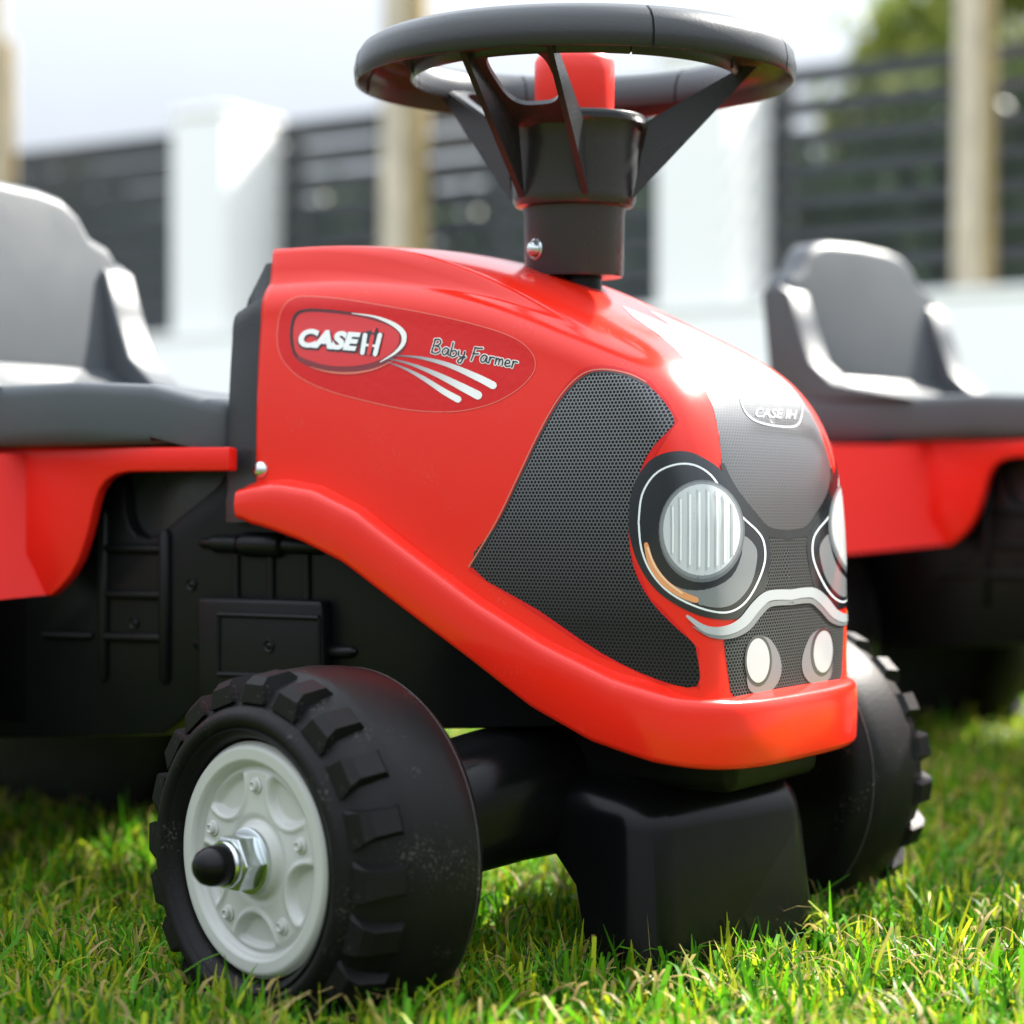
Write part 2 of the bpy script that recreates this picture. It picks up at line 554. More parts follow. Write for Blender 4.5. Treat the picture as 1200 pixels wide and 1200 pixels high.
for i in range(NS + 1):
    s = i / NS
    L_ = s * cl[-1]
    cx, cz = np.interp(L_, cl, crest[:, 0]), np.interp(L_, cl, crest[:, 1])
    fx = -0.1475 + 0.170 * (s ** 1.15)
    F_ = np.array([fx, fl_top(fx) - 0.006])
    if s > 0.9:
        F_[1] -= 0.010 * (s - 0.9) / 0.1
    C_ = np.array([cx, cz])
    D = F_ - C_; Ln = np.linalg.norm(D); D /= Ln
    k = sstep(0.45, 0.85, s)
    e = 0.030 * (1 - k) + 0.022 * k
    nn = 2.9 * (1 - k) + 5.0 * k
    w = 0.0755 + 0.0030 * sstep(0, 0.7, s)
    row = []
    for j in range(NP + 1):
        ph = (j / NP) * math.pi / 2
        y = w * math.sin(ph) ** (2 / nn) if j else 0.0
        q = e * (1 - max(0.0, math.cos(ph)) ** (2 / nn))
        p = C_ + D * q
        # raised rib along the middle of the hood, fading forwards
        if s < 0.6:
            fade = 1 - sstep(0.18, 0.52, s)
            rib = cz + 0.0095 - 0.0040 * (y / 0.068) ** 2
            p = p + np.array([0, max(0.0, rib - p[1]) * fade * (1 - sstep(0.0660, 0.0690, y))])
        row.append((p[0], y, p[1]))
    for j in range(1, NQ + 1):
        t = j / NQ
        q = e + (Ln - e) * t
        p = C_ + D * q
        row.append((p[0], w + 0.0035 * t ** 0.8 + 0.0012 * math.sin(math.pi * t), p[1]))
    grid.append(row)
HV, HF = [], []
NJ = NP + NQ
for row in grid:
    for j in range(-NJ, NJ + 1):
        x, y, z = row[abs(j)]
        HV.append((x, -y if j < 0 else y, z))
W_ = 2 * NJ + 1
for i in range(NS):
    for j in range(W_ - 1):
        a = i * W_ + j
        HF.append((a, a + 1, a + W_ + 1, a + W_))
hood = mk('hood', HV, HF, RED, T)
bmh = bmesh.new(); bmh.from_mesh(hood.data); bmesh.ops.recalc_face_normals(bmh, faces=bmh.faces)
bmh.faces.ensure_lookup_table()
if bmh.faces[NS // 4 * (W_ - 1) + NJ].normal.z < 0:
    bmesh.ops.reverse_faces(bmh, faces=bmh.faces)
bmh.to_mesh(hood.data); bmh.free()
hood.data.polygons.foreach_set('use_smooth', [True] * len(hood.data.polygons))
_co = [v.co.copy() for v in hood.data.vertices]
_no = [v.normal.copy() for v in hood.data.vertices]
_fa = [tuple(p.vertices) for p in hood.data.polygons]
HBVH = BVHTree.FromPolygons(_co, _fa)
sol = hood.modifiers.new('shell', 'SOLIDIFY'); sol.thickness = 0.0025; sol.offset = -1

def on_hood(x, y):
    """measured picture point -> point and normal on the hood skin"""
    d = Vector(VV + RV * (x - 600) / FPX - UP * (y - 600) / FPX).normalized()
    loc, nrm, idx, dist = HBVH.ray_cast(Vector(CAM), d)
    if loc is None:
        loc, nrm, idx, dist = HBVH.find_nearest(Vector(at(x, y, 0.93)))
    ws, n = 0.0, Vector((0, 0, 0))
    for vi in _fa[idx]:
        wgt = 1.0 / ((_co[vi] - loc).length + 1e-5)
        n += _no[vi] * wgt; ws += wgt
    return loc, (n / ws).normalized()

_fl = np.linspace(0, cl[-1], 12000)
_fx, _fz = np.interp(_fl, cl, crest[:, 0]), np.interp(_fl, cl, crest[:, 1])
def arc_v(loc):
    """distance along the hood's crest for the front print"""
    dd = (_fx - loc.x) ** 2 + (_fz - loc.z) ** 2
    return -float(_fl[int(np.argmin(dd))])

def to_px(p):
    d = np.array(p) - CAM
    w_ = d @ VV
    return (600 + FPX * (d @ RV) / w_, 600 - FPX * d[2] / w_)
_cpx = [to_px((c[0], 0.0, c[1])) for c in crest]
def cline(y0, y1):
    """middle line of the nose between two picture heights, top to bottom"""
    ys = [p[1] for p in _cpx]
    n = max(2, int((y1 - y0) / 8) + 1)
    return [(float(np.interp(y, ys, [p[0] for p in _cpx])), y) for y in np.linspace(y0, y1, n)]
_lvl = 0.00016
def lay(name, pts, tris, mat, parent, lvl, colr=None, mirror=None, uv='xz', cols=None):
    """lay 2-D picture shapes on the hood skin; mirror: None, 'join' (both halves one mesh) or 'copy' (second object)"""
    V, Nn, UVs = [], [], []
    for p in pts:
        loc, n = on_hood(p[0], p[1])
        q = loc + n * (_lvl * lvl)
        V.append(q); Nn.append(n)
        UVs.append((loc.x, loc.z) if uv == 'xz' else (loc.y, arc_v(loc) if uv == 'arc' else loc.z))
    cl_ = cols if cols is not None else [colr or (1, 1, 1)] * len(V)
    def emit(nm, VV_, NN_, UU_, tr, cc):
        me = bpy.data.meshes.new(nm)
        me.from_pydata([tuple(v) for v in VV_], [], tr)
        me.update()
        uvl = me.uv_layers.new(name='UVMap')
        for lp in me.loops:
            uvl.data[lp.index].uv = UU_[lp.vertex_index]
        ca = me.color_attributes.new('Col', 'FLOAT_COLOR', 'POINT')
        for k, c in enumerate(cc):
            ca.data[k].color = (*c, 1)
        o = link(nm, me, mat, parent)
        me.normals_split_custom_set_from_vertices([tuple(n) for n in NN_])
        return o
    # orient
    def orient(VV_, NN_, tr):
        out = []
        for t in tr:
            a, b, c = VV_[t[0]], VV_[t[1]], VV_[t[2]]
            out.append(t if (b - a).cross(c - a).dot(NN_[t[0]]) > 0 else tuple(reversed(t)))
        return out
    tris = [tuple(t) for t in tris]
    if mirror is None:
        return emit(name, V, Nn, UVs, orient(V, Nn, tris), cl_)
    mv = [Vector((v.x, -v.y, v.z)) for v in V]
    mn = [Vector((n.x, -n.y, n.z)) for n in Nn]
    mu = [(-u[0], u[1]) if uv != 'xz' else u for u in UVs]
    if mirror == 'copy':
        o = emit(name, V, Nn, UVs, orient(V, Nn, tris), cl_)
        emit(name, mv, mn, mu, orient(mv, mn, tris), cl_)
        return o
    V2 = [Vector((v.x, 0 if abs(v.y) < 0.0022 else v.y, v.z)) for v in V]
    mv = [Vector((v.x, -v.y, v.z)) for v in V2]
    mp_, ev, en, eu, ec = [], [], [], [], []
    for k in range(len(V2)):
        if V2[k].y == 0.0:
            mp_.append(k)
        else:
            mp_.append(len(V2) + len(ev)); ev.append(mv[k]); en.append(mn[k]); eu.append(mu[k]); ec.append(cl_[k])
    tr2 = orient(V2, Nn, tris) + [tuple(mp_[k] for k in t) for t in orient(mv, mn, tris)]
    tr2 = [t for t in tr2 if len(set(t)) == 3]
    return emit(name, V2 + ev, Nn + en, UVs + eu, tr2, list(cl_) + ec)

def fill(outline, step=6.0):
    P = [Vector((p[0], p[1])) for p in outline]
    n = len(P)
    xs = [p.x for p in P]; ys = [p.y for p in P]
    def inside(q):
        c = False
        for i in range(n):
            a, b = P[i], P[i - 1]
            if (a.y > q[1]) != (b.y > q[1]) and q[0] < (b.x - a.x) * (q[1] - a.y) / (b.y - a.y) + a.x:
                c = not c
        return c
    pts = list(P)
    x = min(xs) + step / 2; k = 0
    while x < max(xs):
        y = min(ys) + step / 2 + (step / 2 if k % 2 else 0)
        while y < max(ys):
            if inside((x, y)):
                if min((p - Vector((x, y))).length for p in P) > step * 0.35:
                    pts.append(Vector((x, y)))
            y += step
        x += step; k += 1
    edges = [(i, (i + 1) % n) for i in range(n)]
    ov, oe, of, *_ = delaunay_2d_cdt(pts, edges, [], 1, 1e-5)
    return [(v.x, v.y) for v in ov], [tuple(f) for f in of]

def decal(name, outline, mat, parent, lvl, colr=None, mirror=None, uv='xz', step=6.0, smooth=0):
    if smooth:
        outline = [tuple(p) for p in smoothpoly(outline, smooth)]
    pts, tris = fill(outline, step)
    return lay(name, pts, tris, mat, parent, lvl, colr, mirror, uv)

def stroke_pts(path, width, smooth=5):
    P = smoothpoly(path, smooth, False) if smooth else [np.array(p, float) for p in path]
    n = len(P)
    wd = [np.interp(i / (n - 1), np.linspace(0, 1, len(width)), width) for i in range(n)] if isinstance(width, (list, tuple)) else [width] * n
    pts, tris = [], []
    for i in range(n):
        d = P[min(i + 1, n - 1)] - P[max(i - 1, 0)]
        l = np.linalg.norm(d)
        d = d / l if l > 1e-9 else np.array([1.0, 0])
        nn_ = np.array([-d[1], d[0]]) * wd[i] / 2
        pts += [tuple(P[i] + nn_), tuple(P[i] - nn_)]
    for i in range(n - 1):
        a = 2 * i
        tris += [(a, a + 1, a + 3), (a, a + 3, a + 2)]
    # round ends
    for end, i, sgn in ((0, 0, -1), (1, n - 1, 1)):
        d = P[min(i + 1, n - 1)] - P[max(i - 1, 0)]
        l = np.linalg.norm(d); d = d / l if l > 1e-9 else np.array([1.0, 0])
        c = len(pts); pts.append(tuple(P[i]))
        ring = []
        a0 = math.atan2(d[1], d[0])
        for k in range(7):
            th = a0 + sgn * 0 + (-math.pi / 2 + math.pi * k / 6) + (math.pi if sgn < 0 else 0)
            ring.append(len(pts)); pts.append((P[i][0] + math.cos(th) * wd[i] / 2, P[i][1] + math.sin(th) * wd[i] / 2))
        for k in range(6):
            tris.append((c, ring[k], ring[k + 1]))
    return pts, tris

def strokes(name, paths, width, parent, lvl, colr, mirror=None, smooth=5, cfun=None):
    AP, AT, AC = [], [], []
    for p in paths:
        a, t = stroke_pts(p, width, smooth)
        o = len(AP)
        AP += a; AT += [tuple(k + o for k in q) for q in t]
    if cfun:
        AC = [cfun(*p) for p in AP]
    return lay(name, AP, AT, PRINT, parent, lvl, colr, mirror, cols=AC or None)

def text_mesh(txt, offset=0.0, shear=0.0):
    cu = bpy.data.curves.new('lettering', 'FONT')
    cu.body = txt
    cu.offset = offset
    cu.shear = shear
    cu.resolution_u = 4
    ob = bpy.data.objects.new('lettering', cu)
    col.objects.link(ob)
    bpy.context.view_layer.update()
    dg = bpy.context.evaluated_depsgraph_get()
    me = bpy.data.meshes.new_from_object(ob.evaluated_get(dg))
    me.calc_loop_triangles()
    V = np.array([(v.co.x, v.co.y) for v in me.vertices])
    Tt = [tuple(t.vertices) for t in me.loop_triangles]
    bpy.data.objects.remove(ob); bpy.data.curves.remove(cu); bpy.data.meshes.remove(me)
    return V, Tt

def lay_text(name, txt, origin, xdir, ydir, parent, lvl, colr, offset=0.03, shear=0.0, box=None, mirror=None):
    """map the text's own box onto the parallelogram origin, origin+xdir, origin+ydir in picture points"""
    V, Tt = text_mesh(txt, offset, shear)
    lo, hi = V.min(0), V.max(0)
    Vn = (V - lo) / (hi - lo)
    pts = [tuple(np.array(origin) + a * np.array(xdir) + b * np.array(ydir)) for a, b in Vn]
    return lay(name, pts, Tt, PRINT, parent, lvl, colr, mirror)

# --- flange round the hood's lower edge
def u_path(n_side=46, n_corner=40, yw=0.0895, xf=0.058, nose=0.0530, x0=-0.1525):
    P = []
    for k in range(n_side):
        P.append((x0 + (xf - x0) * k / n_side, -yw))
    for k in range(n_corner + 1):
        ph = math.pi / 2 * k / n_corner
        P.append((xf + nose * math.sin(ph) ** (2 / 3.4), -yw * math.cos(ph) ** (2 / 3.4) if k < n_corner else 0.0))
    return P + [(x, -y) for x, y in reversed(P[:-1])]
fp = np.array(u_path())
flb_x = [-0.16, -0.148, -0.133, -0.112, -0.087, -0.052, -0.0144, 0.0174, 0.048, 0.0775, 0.106, 0.12]
flb_z = [0.2145, 0.214, 0.2108, 0.2048, 0.195, 0.174, 0.152, 0.1326, 0.1195, 0.1125, 0.1085, 0.1065]
FV, FF = [], []
npf = len(fp)
prof_n = 0
for i, p in enumerate(fp):
    d = fp[min(i + 1, npf - 1)] - fp[max(i - 1, 0)]
    d = d / np.linalg.norm(d)
    inn = np.array([-d[1], d[0]])               # towards the inside of the U
    zt = fl_top(p[0]); zb = float(np.interp(p[0], flb_x, flb_z))
    end = min(1.0, (min(i, npf - 1 - i) + 1) / 3.0)    # rounded rear ends
    zt2 = zt - 0.003 * (1 - math.sqrt(end)); zb2 = zb + 0.004 * (1 - math.sqrt(end))
    pr = [(0.0150, zt2 + 0.0055), (0.0105, zt2 + 0.0030), (0.0065, zt2 + 0.0012), (0.0032, zt2 + 0.0006), (0.0014, zt2 - 0.0002), (0.0004, zt2 - 0.0014),
          (0.0, zt2 - 0.0034), (-0.0003, zt2 - 0.006), (-0.0004, (zt2 + zb2) / 2), (0.0, zb2 + 0.003), (0.0006, zb2 + 0.0010), (0.002, zb2), (0.005, zb2 + 0.001), (0.006, zb2 + 0.006)]
    prof_n = len(pr)
    for (o_, z_) in pr:
        FV.append((p[0] + inn[0] * o_, p[1] + inn[1] * o_, z_))
for i in range(npf - 1):
    for k in range(prof_n - 1):
        a = i * prof_n + k
        FF.append((a, a + 1, a + prof_n + 1, a + prof_n))
FF.append(tuple(range(prof_n)))
FF.append(tuple((npf - 1) * prof_n + k for k in reversed(range(prof_n))))
bmf = bmesh.new()
me_ = bpy.data.meshes.new('tmp'); me_.from_pydata(FV, [], FF); bmf.from_mesh(me_); bpy.data.meshes.remove(me_)
flange = from_bm('hood_flange', bmf, RED, T, angle=60)

# --- black cowl behind the hood
def hood_section(shrink):
    row = grid[0]
    pts = []
    for j in range(-NJ, NJ + 1, 2):
        x, y, z = row[abs(j)]
        yy = max(0, y - 0.12 * shrink * min(1, y / 0.05))
        pts.append((-yy if j < 0 else yy, z - shrink * (1.0 if y < 0.0735 else 0.3)))
    return pts
CV, CF = [], []
rings = [(-0.1460, 0.0120), (-0.1480, 0.0075), (-0.1490, 0.0065), (-0.1530, 0.0065), (-0.1665, 0.0235), (-0.1690, 0.0290), (-0.1690, 0.0400), (-0.158, 0.041)]
for x, sh in rings:
    ring = hood_section(sh)
    ring = [(ring[0][0] - 0.0012, 0.214), (ring[0][0] - 0.0012, 0.225)] + [(y, z) for y, z in ring[1:-1]] + [(ring[-1][0] + 0.0012, 0.225), (ring[-1][0] + 0.0012, 0.214)]
    nr = len(ring)
    for y, z in ring:
        CV.append((x, y, z))
for i in range(len(rings) - 1):
    for j in range(nr - 1):
        a = i * nr + j
        CF.append((a, a + 1, a + nr + 1, a + nr))
CF.append(tuple((len(rings) - 1) * nr + k for k in range(nr)))
bmc = bmesh.new(); me_ = bpy.data.meshes.new('tmp'); me_.from_pydata(CV, [], CF); bmc.from_mesh(me_); bpy.data.meshes.remove(me_)
from_bm('cowl', bmc, GREY, T, angle=28)

# --- chassis
def P2(lst, y):
    return [(float(px(a, b, 1, y)[0]), float(px(a, b, 1, y)[2])) for a, b in lst]
side = P2([(500, 855), (470, 832), (230, 828), (190, 862), (-60, 866), (-60, 556), (132, 556), (142, 562), (146, 580), (147, 600), (152, 617), (160, 627), (172, 630), (188, 624),  # rear underside dropped lower: black shape put in for the shade beneath
           (212, 603), (238, 583), (255, 568), (264, 552), (266, 500), (300, 490), (300, 560), (420, 610), (560, 720), (650, 775), (650, 852)], -0.07)
chassis = from_bm('chassis', prism_bm(side, -0.070, 0.070, 1, 0.0022, 2, 20), BLACK, T, angle=40)
# dark inner pocket behind the notch
pk = P2([(120, 545), (280, 545), (280, 650), (120, 650)], -0.066)
from_bm('foot_well', box_bm((min(p[0] for p in pk), -0.062, 0.19), (max(p[0] for p in pk) - 0.004, 0.062, 0.252), 0.004), GREY, T)
def relief(name, parts, mat=BLACK):
    V, F = join_vf(parts)
    return mk(name, V, F, mat, T, angle=40)
YS = -0.0705
def s3(x, y, off=0.0):
    return px(x, y, 1, YS - off)
# moulded ladder
relief('ladder_rail', [tube([s3(123, 598), s3(123, 604), s3(122, 700), s3(122, 793), s3(122, 799)], [0.0016, 0.0030, 0.0033, 0.0030, 0.0014])])
relief('ladder_rail', [tube([s3(194, 620), s3(194, 626), s3(194, 700), s3(194, 796), s3(194, 802)], [0.0016, 0.0034, 0.0036, 0.0034, 0.0014])])
for y in (643, 697, 747):
    relief('ladder_rung', [tube([s3(122, y - 1), s3(194, y + 1)], 0.0027)])
relief('moulded_rod', [tube([s3(52, 744), s3(102, 745), s3(109, 745)], [0.0024, 0.0026, 0.0012])])
# cylinder with unions
x_, y_ = (236, 382), 640
pr = [(236, 5), (239, 7), (251, 8), (252, 11), (256, 12), (281, 12), (283, 9), (285, 14), (291, 16), (325, 16), (331, 14), (333, 9), (336, 10), (378, 10), (384, 6)]
relief('hydraulic_cylinder', [tube([s3(x, 636 + (x - 236) * 0.035) for x, _ in pr], [r_ / 2500 for _, r_ in pr], 14)])
for x in (277, 318, 360):
    relief('moulded_pipe', [tube([s3(x, 650), s3(x, 702)], 0.0022)])
b_ = P2([(242, 699), (388, 703), (390, 830), (242, 826)], YS)
bmb = prism_bm(b_, -0.0690, -0.0785, 1, 0.0026, 3)
from_bm('tool_box', bmb, BLACK, T)
for a, b, c, d in ((256, 720, 374, 724), (256, 790, 374, 794)):
    relief('tool_box_ridge', [tube([px(a, b, 1, -0.0787), px(c, d, 1, -0.0787)], 0.0014, 8)])
for a, b, c, d in ((256, 720, 256, 790), (374, 724, 374, 794)):
    relief('tool_box_ridge', [tube([px(a, b, 1, -0.0787), px(c, d, 1, -0.0787)], 0.0010, 8)])
relief('moulded_pin', [tube([s3(229, 754), s3(232, 754), s3(243, 754)], [0.002, 0.0032, 0.0032])])
relief('moulded_pin', [tube([s3(389, 764), s3(412, 764), s3(418, 764)], [0.0030, 0.0030, 0.001])])
for a, b, yy in ((224, 685, YS), (315, 757, -0.0787), (157, 730, YS)):
    c = px(a, b, 1, yy)
    V, F = lathe([(0.0001, 0.0004), (0.0012, 0.0004), (0.0013, 0), (0.0024, 0.0), (0.0026, 0.0007), (0.0031, 0.0007), (0.0033, -0.0004)], 20, (c, (0, -1, 0)))
    mk('mould_mark', V, F, BLACK, T)
from_bm('pivot_housing', box_bm((-0.030, -0.045, 0.095), (0.095, 0.045, 0.150), 0.006), BLACK, T)
V, F = lathe([(0.0, 0), (0.0042, 0.0), (0.0046, 0.001), (0.004, 0.003), (0.002, 0.0042), (0.0001, 0.0045)], 20, (px(308, 551, 1, -0.0775), (0, -1, 0)))
mk('hood_screw', V, F, CHROME, T)
V, F = lathe([(0.0, 0), (0.0042, 0.0), (0.0046, 0.001), (0.004, 0.003), (0.002, 0.0042), (0.0001, 0.0045)], 20, (px(308, 551, 1, -0.0775) * np.array([1, -1, 1]), (0, 1, 0)))
mk('hood_screw', V, F, CHROME, T)

# --- fender under the seat, both sides
fen = P2([(269, 524), (269, 552), (150, 553), (136, 556), (124, 563), (115, 576), (110, 592), (105, 615), (99, 637), (92, 657), (82, 675), (70, 689), (60, 698), (54, 699),
          (47, 688), (34, 655), (24, 640), (-20, 640), (-20, 524)], -0.09)
for sgn in (-1, 1):
    from_bm('fender', prism_bm(fen, sgn * 0.0905, sgn * 0.0835, 1, 0.0016, 2, 18), RED_SAT, T, angle=40)
    x1, x2, x3 = fen[14][0], fen[13][0], fen[16][0]
    # flare running outwards over the rear wheel
    zt = fen[0][1] - 0.001
    A = [(-0.2935, sgn * 0.089, zt), (-0.2935, sgn * 0.089, 0.197), (-0.279, sgn * 0.089, 0.176), (-0.330, sgn * 0.168, 0.168), (-0.335, sgn * 0.168, zt - 0.012), (-0.338, sgn * 0.150, zt)]
    B = [(p[0] - 0.006, p[1], p[2]) for p in A]
    bmw = bmesh.new()
    va = [bmw.verts.new(p) for p in A]; vb = [bmw.verts.new(p) for p in B]
    bmw.faces.new((va[0], va[1], va[4], va[5])); bmw.faces.new((va[1], va[2], va[3], va[4]))
    bmw.faces.new((vb[5], vb[4], vb[1], vb[0])); bmw.faces.new((vb[4], vb[3], vb[2], vb[1]))
    for k in range(6):
        bmw.faces.new((va[k], va[(k + 1) % 6], vb[(k + 1) % 6], vb[k]))
    from_bm('fender_flare', bmw, RED_SAT, T, angle=20)
    from_bm('fender_top', box_bm((-0.56, min(sgn * 0.062, sgn * 0.166), zt - 0.010), (-0.336, max(sgn * 0.062, sgn * 0.166), zt - 0.0005), 0.004), RED_SAT, T)

# --- seat
def arc_outline(half):
    return half + [(-y, z) for y, z in reversed(half) if y > 1e-6]
ZS0, ZS1 = 0.2525, 0.2830
plan = [(-0.167, -0.052), (-0.169, -0.068), (-0.176, -0.079), (-0.205, -0.093), (-0.25, -0.101), (-0.30, -0.1035), (-0.40, -0.112), (-0.475, -0.113), (-0.49, -0.10)]
plan = plan + [(x, -y) for x, y in reversed(plan)]
bms = prism_bm(plan, ZS0, ZS1, 2, 0.007, 4, 40)
for v in bms.verts:                             # upper edge sinks towards the front, saddle in the middle
    if v.co.z > ZS0 + 0.004:
        x, y = v.co.x, v.co.y
        v.co.z += 0.006 * sstep(-0.24, -0.40, x) - 0.010 * sstep(-0.22, -0.165, x) + 0.003 * math.exp(-((x + 0.235) / 0.04) ** 2) * (abs(y) / 0.1) ** 2
seat = from_bm('seat_base', bms, SEATM, T, angle=50)
half = [(0.0, 0.4180), (0.040, 0.4165), (0.060, 0.4130), (0.073, 0.4040), (0.081, 0.3910), (0.096, 0.3860), (0.102, 0.3780), (0.107, 0.3600), (0.109, 0.330), (0.111, 0.285)]
outl = arc_outline(half)
outl = [(y, z) for y, z in outl]
bmk = prism_bm(outl, -0.425, -0.398, 0, 0.0075, 4, 50)
for v in bmk.verts:
    v.co.x -= 0.16 * (v.co.z - 0.285)
from_bm('backrest', bmk, SEATM, T, angle=50)
for sgn in (-1, 1):
    wing = [(-0.425, 0.285), (-0.435, 0.372), (-0.420, 0.377), (-0.408, 0.369), (-0.400, 0.345), (-0.388, 0.315), (-0.368, 0.298), (-0.325, 0.289), (-0.30, 0.284)]
    from_bm('seat_bolster', prism_bm(wing, sgn * 0.0840, sgn * 0.1105, 1, 0.0075, 4, 40), SEATM, T, angle=50)
dish = [(-0.41, 0.275), (-0.41, 0.318), (-0.398, 0.302), (-0.380, 0.293), (-0.35, 0.288), (-0.30, 0.284), (-0.26, 0.280)]
from_bm('seat_dish', prism_bm(dish, -0.088, 0.088, 1, 0.001, 2, 30), SEATM, T, angle=50)
from_bm('rear_body', box_bm((-0.56, -0.070, 0.10), (-0.31, 0.070, 0.250), 0.006), BLACK, T)

# --- wheels
def make_wheel(parent, loc, axis_out, R=0.0775, width=0.070, lugs=20, detail=True, spin=0.0):
    """local z = outward; local origin = outer face plane"""
    k = R / 0.0775
    q = Vector(axis_out).to_track_quat('Z', 'Y')
    wh = empty('wheel', loc, q.to_euler(), parent)
    prof = [(0.046, -0.012), (0.0485, -0.0115), (0.0495, -0.007), (0.0510, -0.0030), (0.0535, -0.0012), (0.0545, -0.0022), (0.0560, -0.0004), (0.0590, 0.0002), (0.0615, -0.0012), (0.0635, -0.0045),
            (0.0660, -0.0065), (0.0704, -0.011), (0.0726, -0.0185), (0.0738, -0.0225), (0.0757, -0.0250), (0.0767, -0.0290), (0.0777, -0.043), (0.0772, -0.053), (0.0762, -0.0605), (0.0752, -0.0622),
            (0.0735, -0.0655), (0.069, -0.0690), (0.060, -0.0700), (0.034, -0.066), (0.0001, -0.066)]
    prof = [(r_ * k, a * width / 0.070) for r_, a in prof]
    V, F = lathe(prof, 96, None, False)
    mk('tyre', V, F, TYRE, wh, angle=50)
    sv, sf = [], []
    for q_ in range(96):                          # scuffed moulding seam on the inner shoulder
        th = 2 * math.pi * q_ / 96
        for dr, da in ((0.0, 0.0007), (0.0005, 0.0), (0.0, -0.0007), (-0.0005, 0.0)):
            sv.append(((0.0757 + dr) * k * math.cos(th), (0.0757 + dr) * k * math.sin(th), (-0.0612 + da) * width / 0.07))
    for q_ in range(96):
        for m_ in range(4):
            a_, b_2 = q_ * 4 + m_, q_ * 4 + (m_ + 1) % 4
            c_, d_ = ((q_ + 1) % 96) * 4 + (m_ + 1) % 4, ((q_ + 1) % 96) * 4 + m_
            sf.append((a_, b_2, c_, d_))
    mk('mould_seam', sv, sf, SCUFF, wh)
    # one lug, shared mesh
    r0, r1 = 0.0655, 0.0772
    bl = bmesh.new()
    pts = []
    for (a, rr_, hw) in ((-0.0036, 0.0655, 0.0072), (-0.0050, 0.0720, 0.0058), (-0.0086, 0.0752, 0.0048), (-0.0205, 0.0770, 0.0046), (-0.0240, 0.0745, 0.0062), (-0.0240, 0.065, 0.0070)):
        pts.append([(rr_ * k, -hw * k, a * width / 0.07), (rr_ * k, hw * k, a * width / 0.07)])
    # outer end is narrower and shifted: lugs lean
    L0 = []
    for m_, (pa, pb) in enumerate(pts):
        sh = 0.0022 * k * (m_ / 5.0 - 0.5)
        L0.append([bl.verts.new((pa[0], pa[1] + sh, pa[2])), bl.verts.new((pb[0], pb[1] + sh, pb[2]))])
    for m_ in range(len(L0) - 1):
        bl.faces.new((L0[m_][0], L0[m_][1], L0[m_ + 1][1], L0[m_ + 1][0]))
    # flanks: widen at the foot
    foot = []
    for m_, (pa, pb) in enumerate(pts):
        foot.append([bl.verts.new((0.0645 * k, -0.0080 * k, pa[2])), bl.verts.new((0.0645 * k, 0.0080 * k, pa[2]))])
    for m_ in range(len(L0) - 1):
        bl.faces.new((L0[m_][0], L0[m_ + 1][0], foot[m_ + 1][0], foot[m_][0]))
        bl.faces.new((L0[m_ + 1][1], L0[m_][1], foot[m_][1], foot[m_ + 1][1]))
    bl.faces.new((L0[0][1], L0[0][0], foot[0][0], foot[0][1]))
    bmesh.ops.recalc_face_normals(bl, faces=bl.faces)
    bm_bevel(bl, 0.0010 * k, 2, 30)
    first = from_bm('tread_lug', bl, TYRE, wh, angle=40)
    for m_ in range(lugs):
        o = first if m_ == 0 else first.copy()
        if m_:
            col.objects.link(o)
        o.parent = wh
        o.rotation_euler = (0, 0, 2 * math.pi * m_ / lugs + spin)
    # disc as a relief
    nr_, nt_ = 44, 200
    Rd = 0.0485 * k
    DV, DF = [(0, 0, -0.004 * k)], []
    def hgt(r_, th):
        r_ = r_ / k
        h = -0.0075
        h += 0.0030 * sstep(0.0390, 0.0405, r_) - 0.0030 * sstep(0.0460, 0.0485, r_)     # outer ring stands proud
        h -= 0.0014 * sstep(0.0360, 0.0375, r_) * (1 - sstep(0.0390, 0.0400, r_))          # groove inside it
        h += 0.0030 * (1 - sstep(0.0135, 0.0165, r_))                                       # boss
        h -= 0.0012 * sstep(0.014, 0.0155, r_) * (1 - sstep(0.0165, 0.019, r_))
        for m_ in range(5):
            tm = 2 * math.pi * (m_ + 0.5) / 5 + spin
            x = r_ * math.cos(th - tm); y = r_ * math.sin(th - tm)
            e_ = math.hypot((x - 0.0375) / 0.0150, y / 0.0135)
            lim = 1 - sstep(0.0350, 0.0358, r_)
            h -= 0.0032 * (1 - sstep(0.88, 1.02, e_)) * lim
            h += 0.0012 * math.exp(-((e_ - 1.08) / 0.06) ** 2) * lim
        return h * k
    for a in range(1, nr_ + 1):
        r_ = Rd * a / nr_
        for b in range(nt_):
            th = 2 * math.pi * b / nt_
            DV.append((r_ * math.cos(th), r_ * math.sin(th), hgt(r_, th)))
    for b in range(nt_):
        DF.append((0, 1 + b, 1 + (b + 1) % nt_))
    for a in range(nr_ - 1):
        for b in range(nt_):
            i0 = 1 + a * nt_ + b; i1 = 1 + a * nt_ + (b + 1) % nt_
            DF.append((i0, i0 + nt_, i1 + nt_, i1))
    mk('rim_disc', DV, DF, DISC, wh)
    for m_ in range(5):
        tm = 2 * math.pi * m_ / 5 + spin
        c = (0.0305 * k * math.cos(tm), 0.0305 * k * math.sin(tm), -0.0078 * k)
        V, F = lathe([(0.0034, 0), (0.0034, 0.0009), (0.0029, 0.0012), (0.0023, 0.0012), (0.0021, 0.0027), (0.0016, 0.0030), (0.0010, 0.0022), (0.0001, 0.0022)], 18, (c, (0, 0, 1)))
        mk('rim_bolt', V, F, DISC, wh, angle=40)
    # washer, hex nut, dome cap
    V, F = lathe([(0.0135, -0.0045), (0.0135, -0.0030), (0.0128, -0.0026), (0.008, -0.0026)], 36)
    mk('washer', V, F, CHROME, wh, angle=40)
    bn = bmesh.new()
    hexa = [(0.0122 * math.cos(math.pi / 3 * q_), 0.0122 * math.sin(math.pi / 3 * q_)) for q_ in range(6)]
    bn.free()
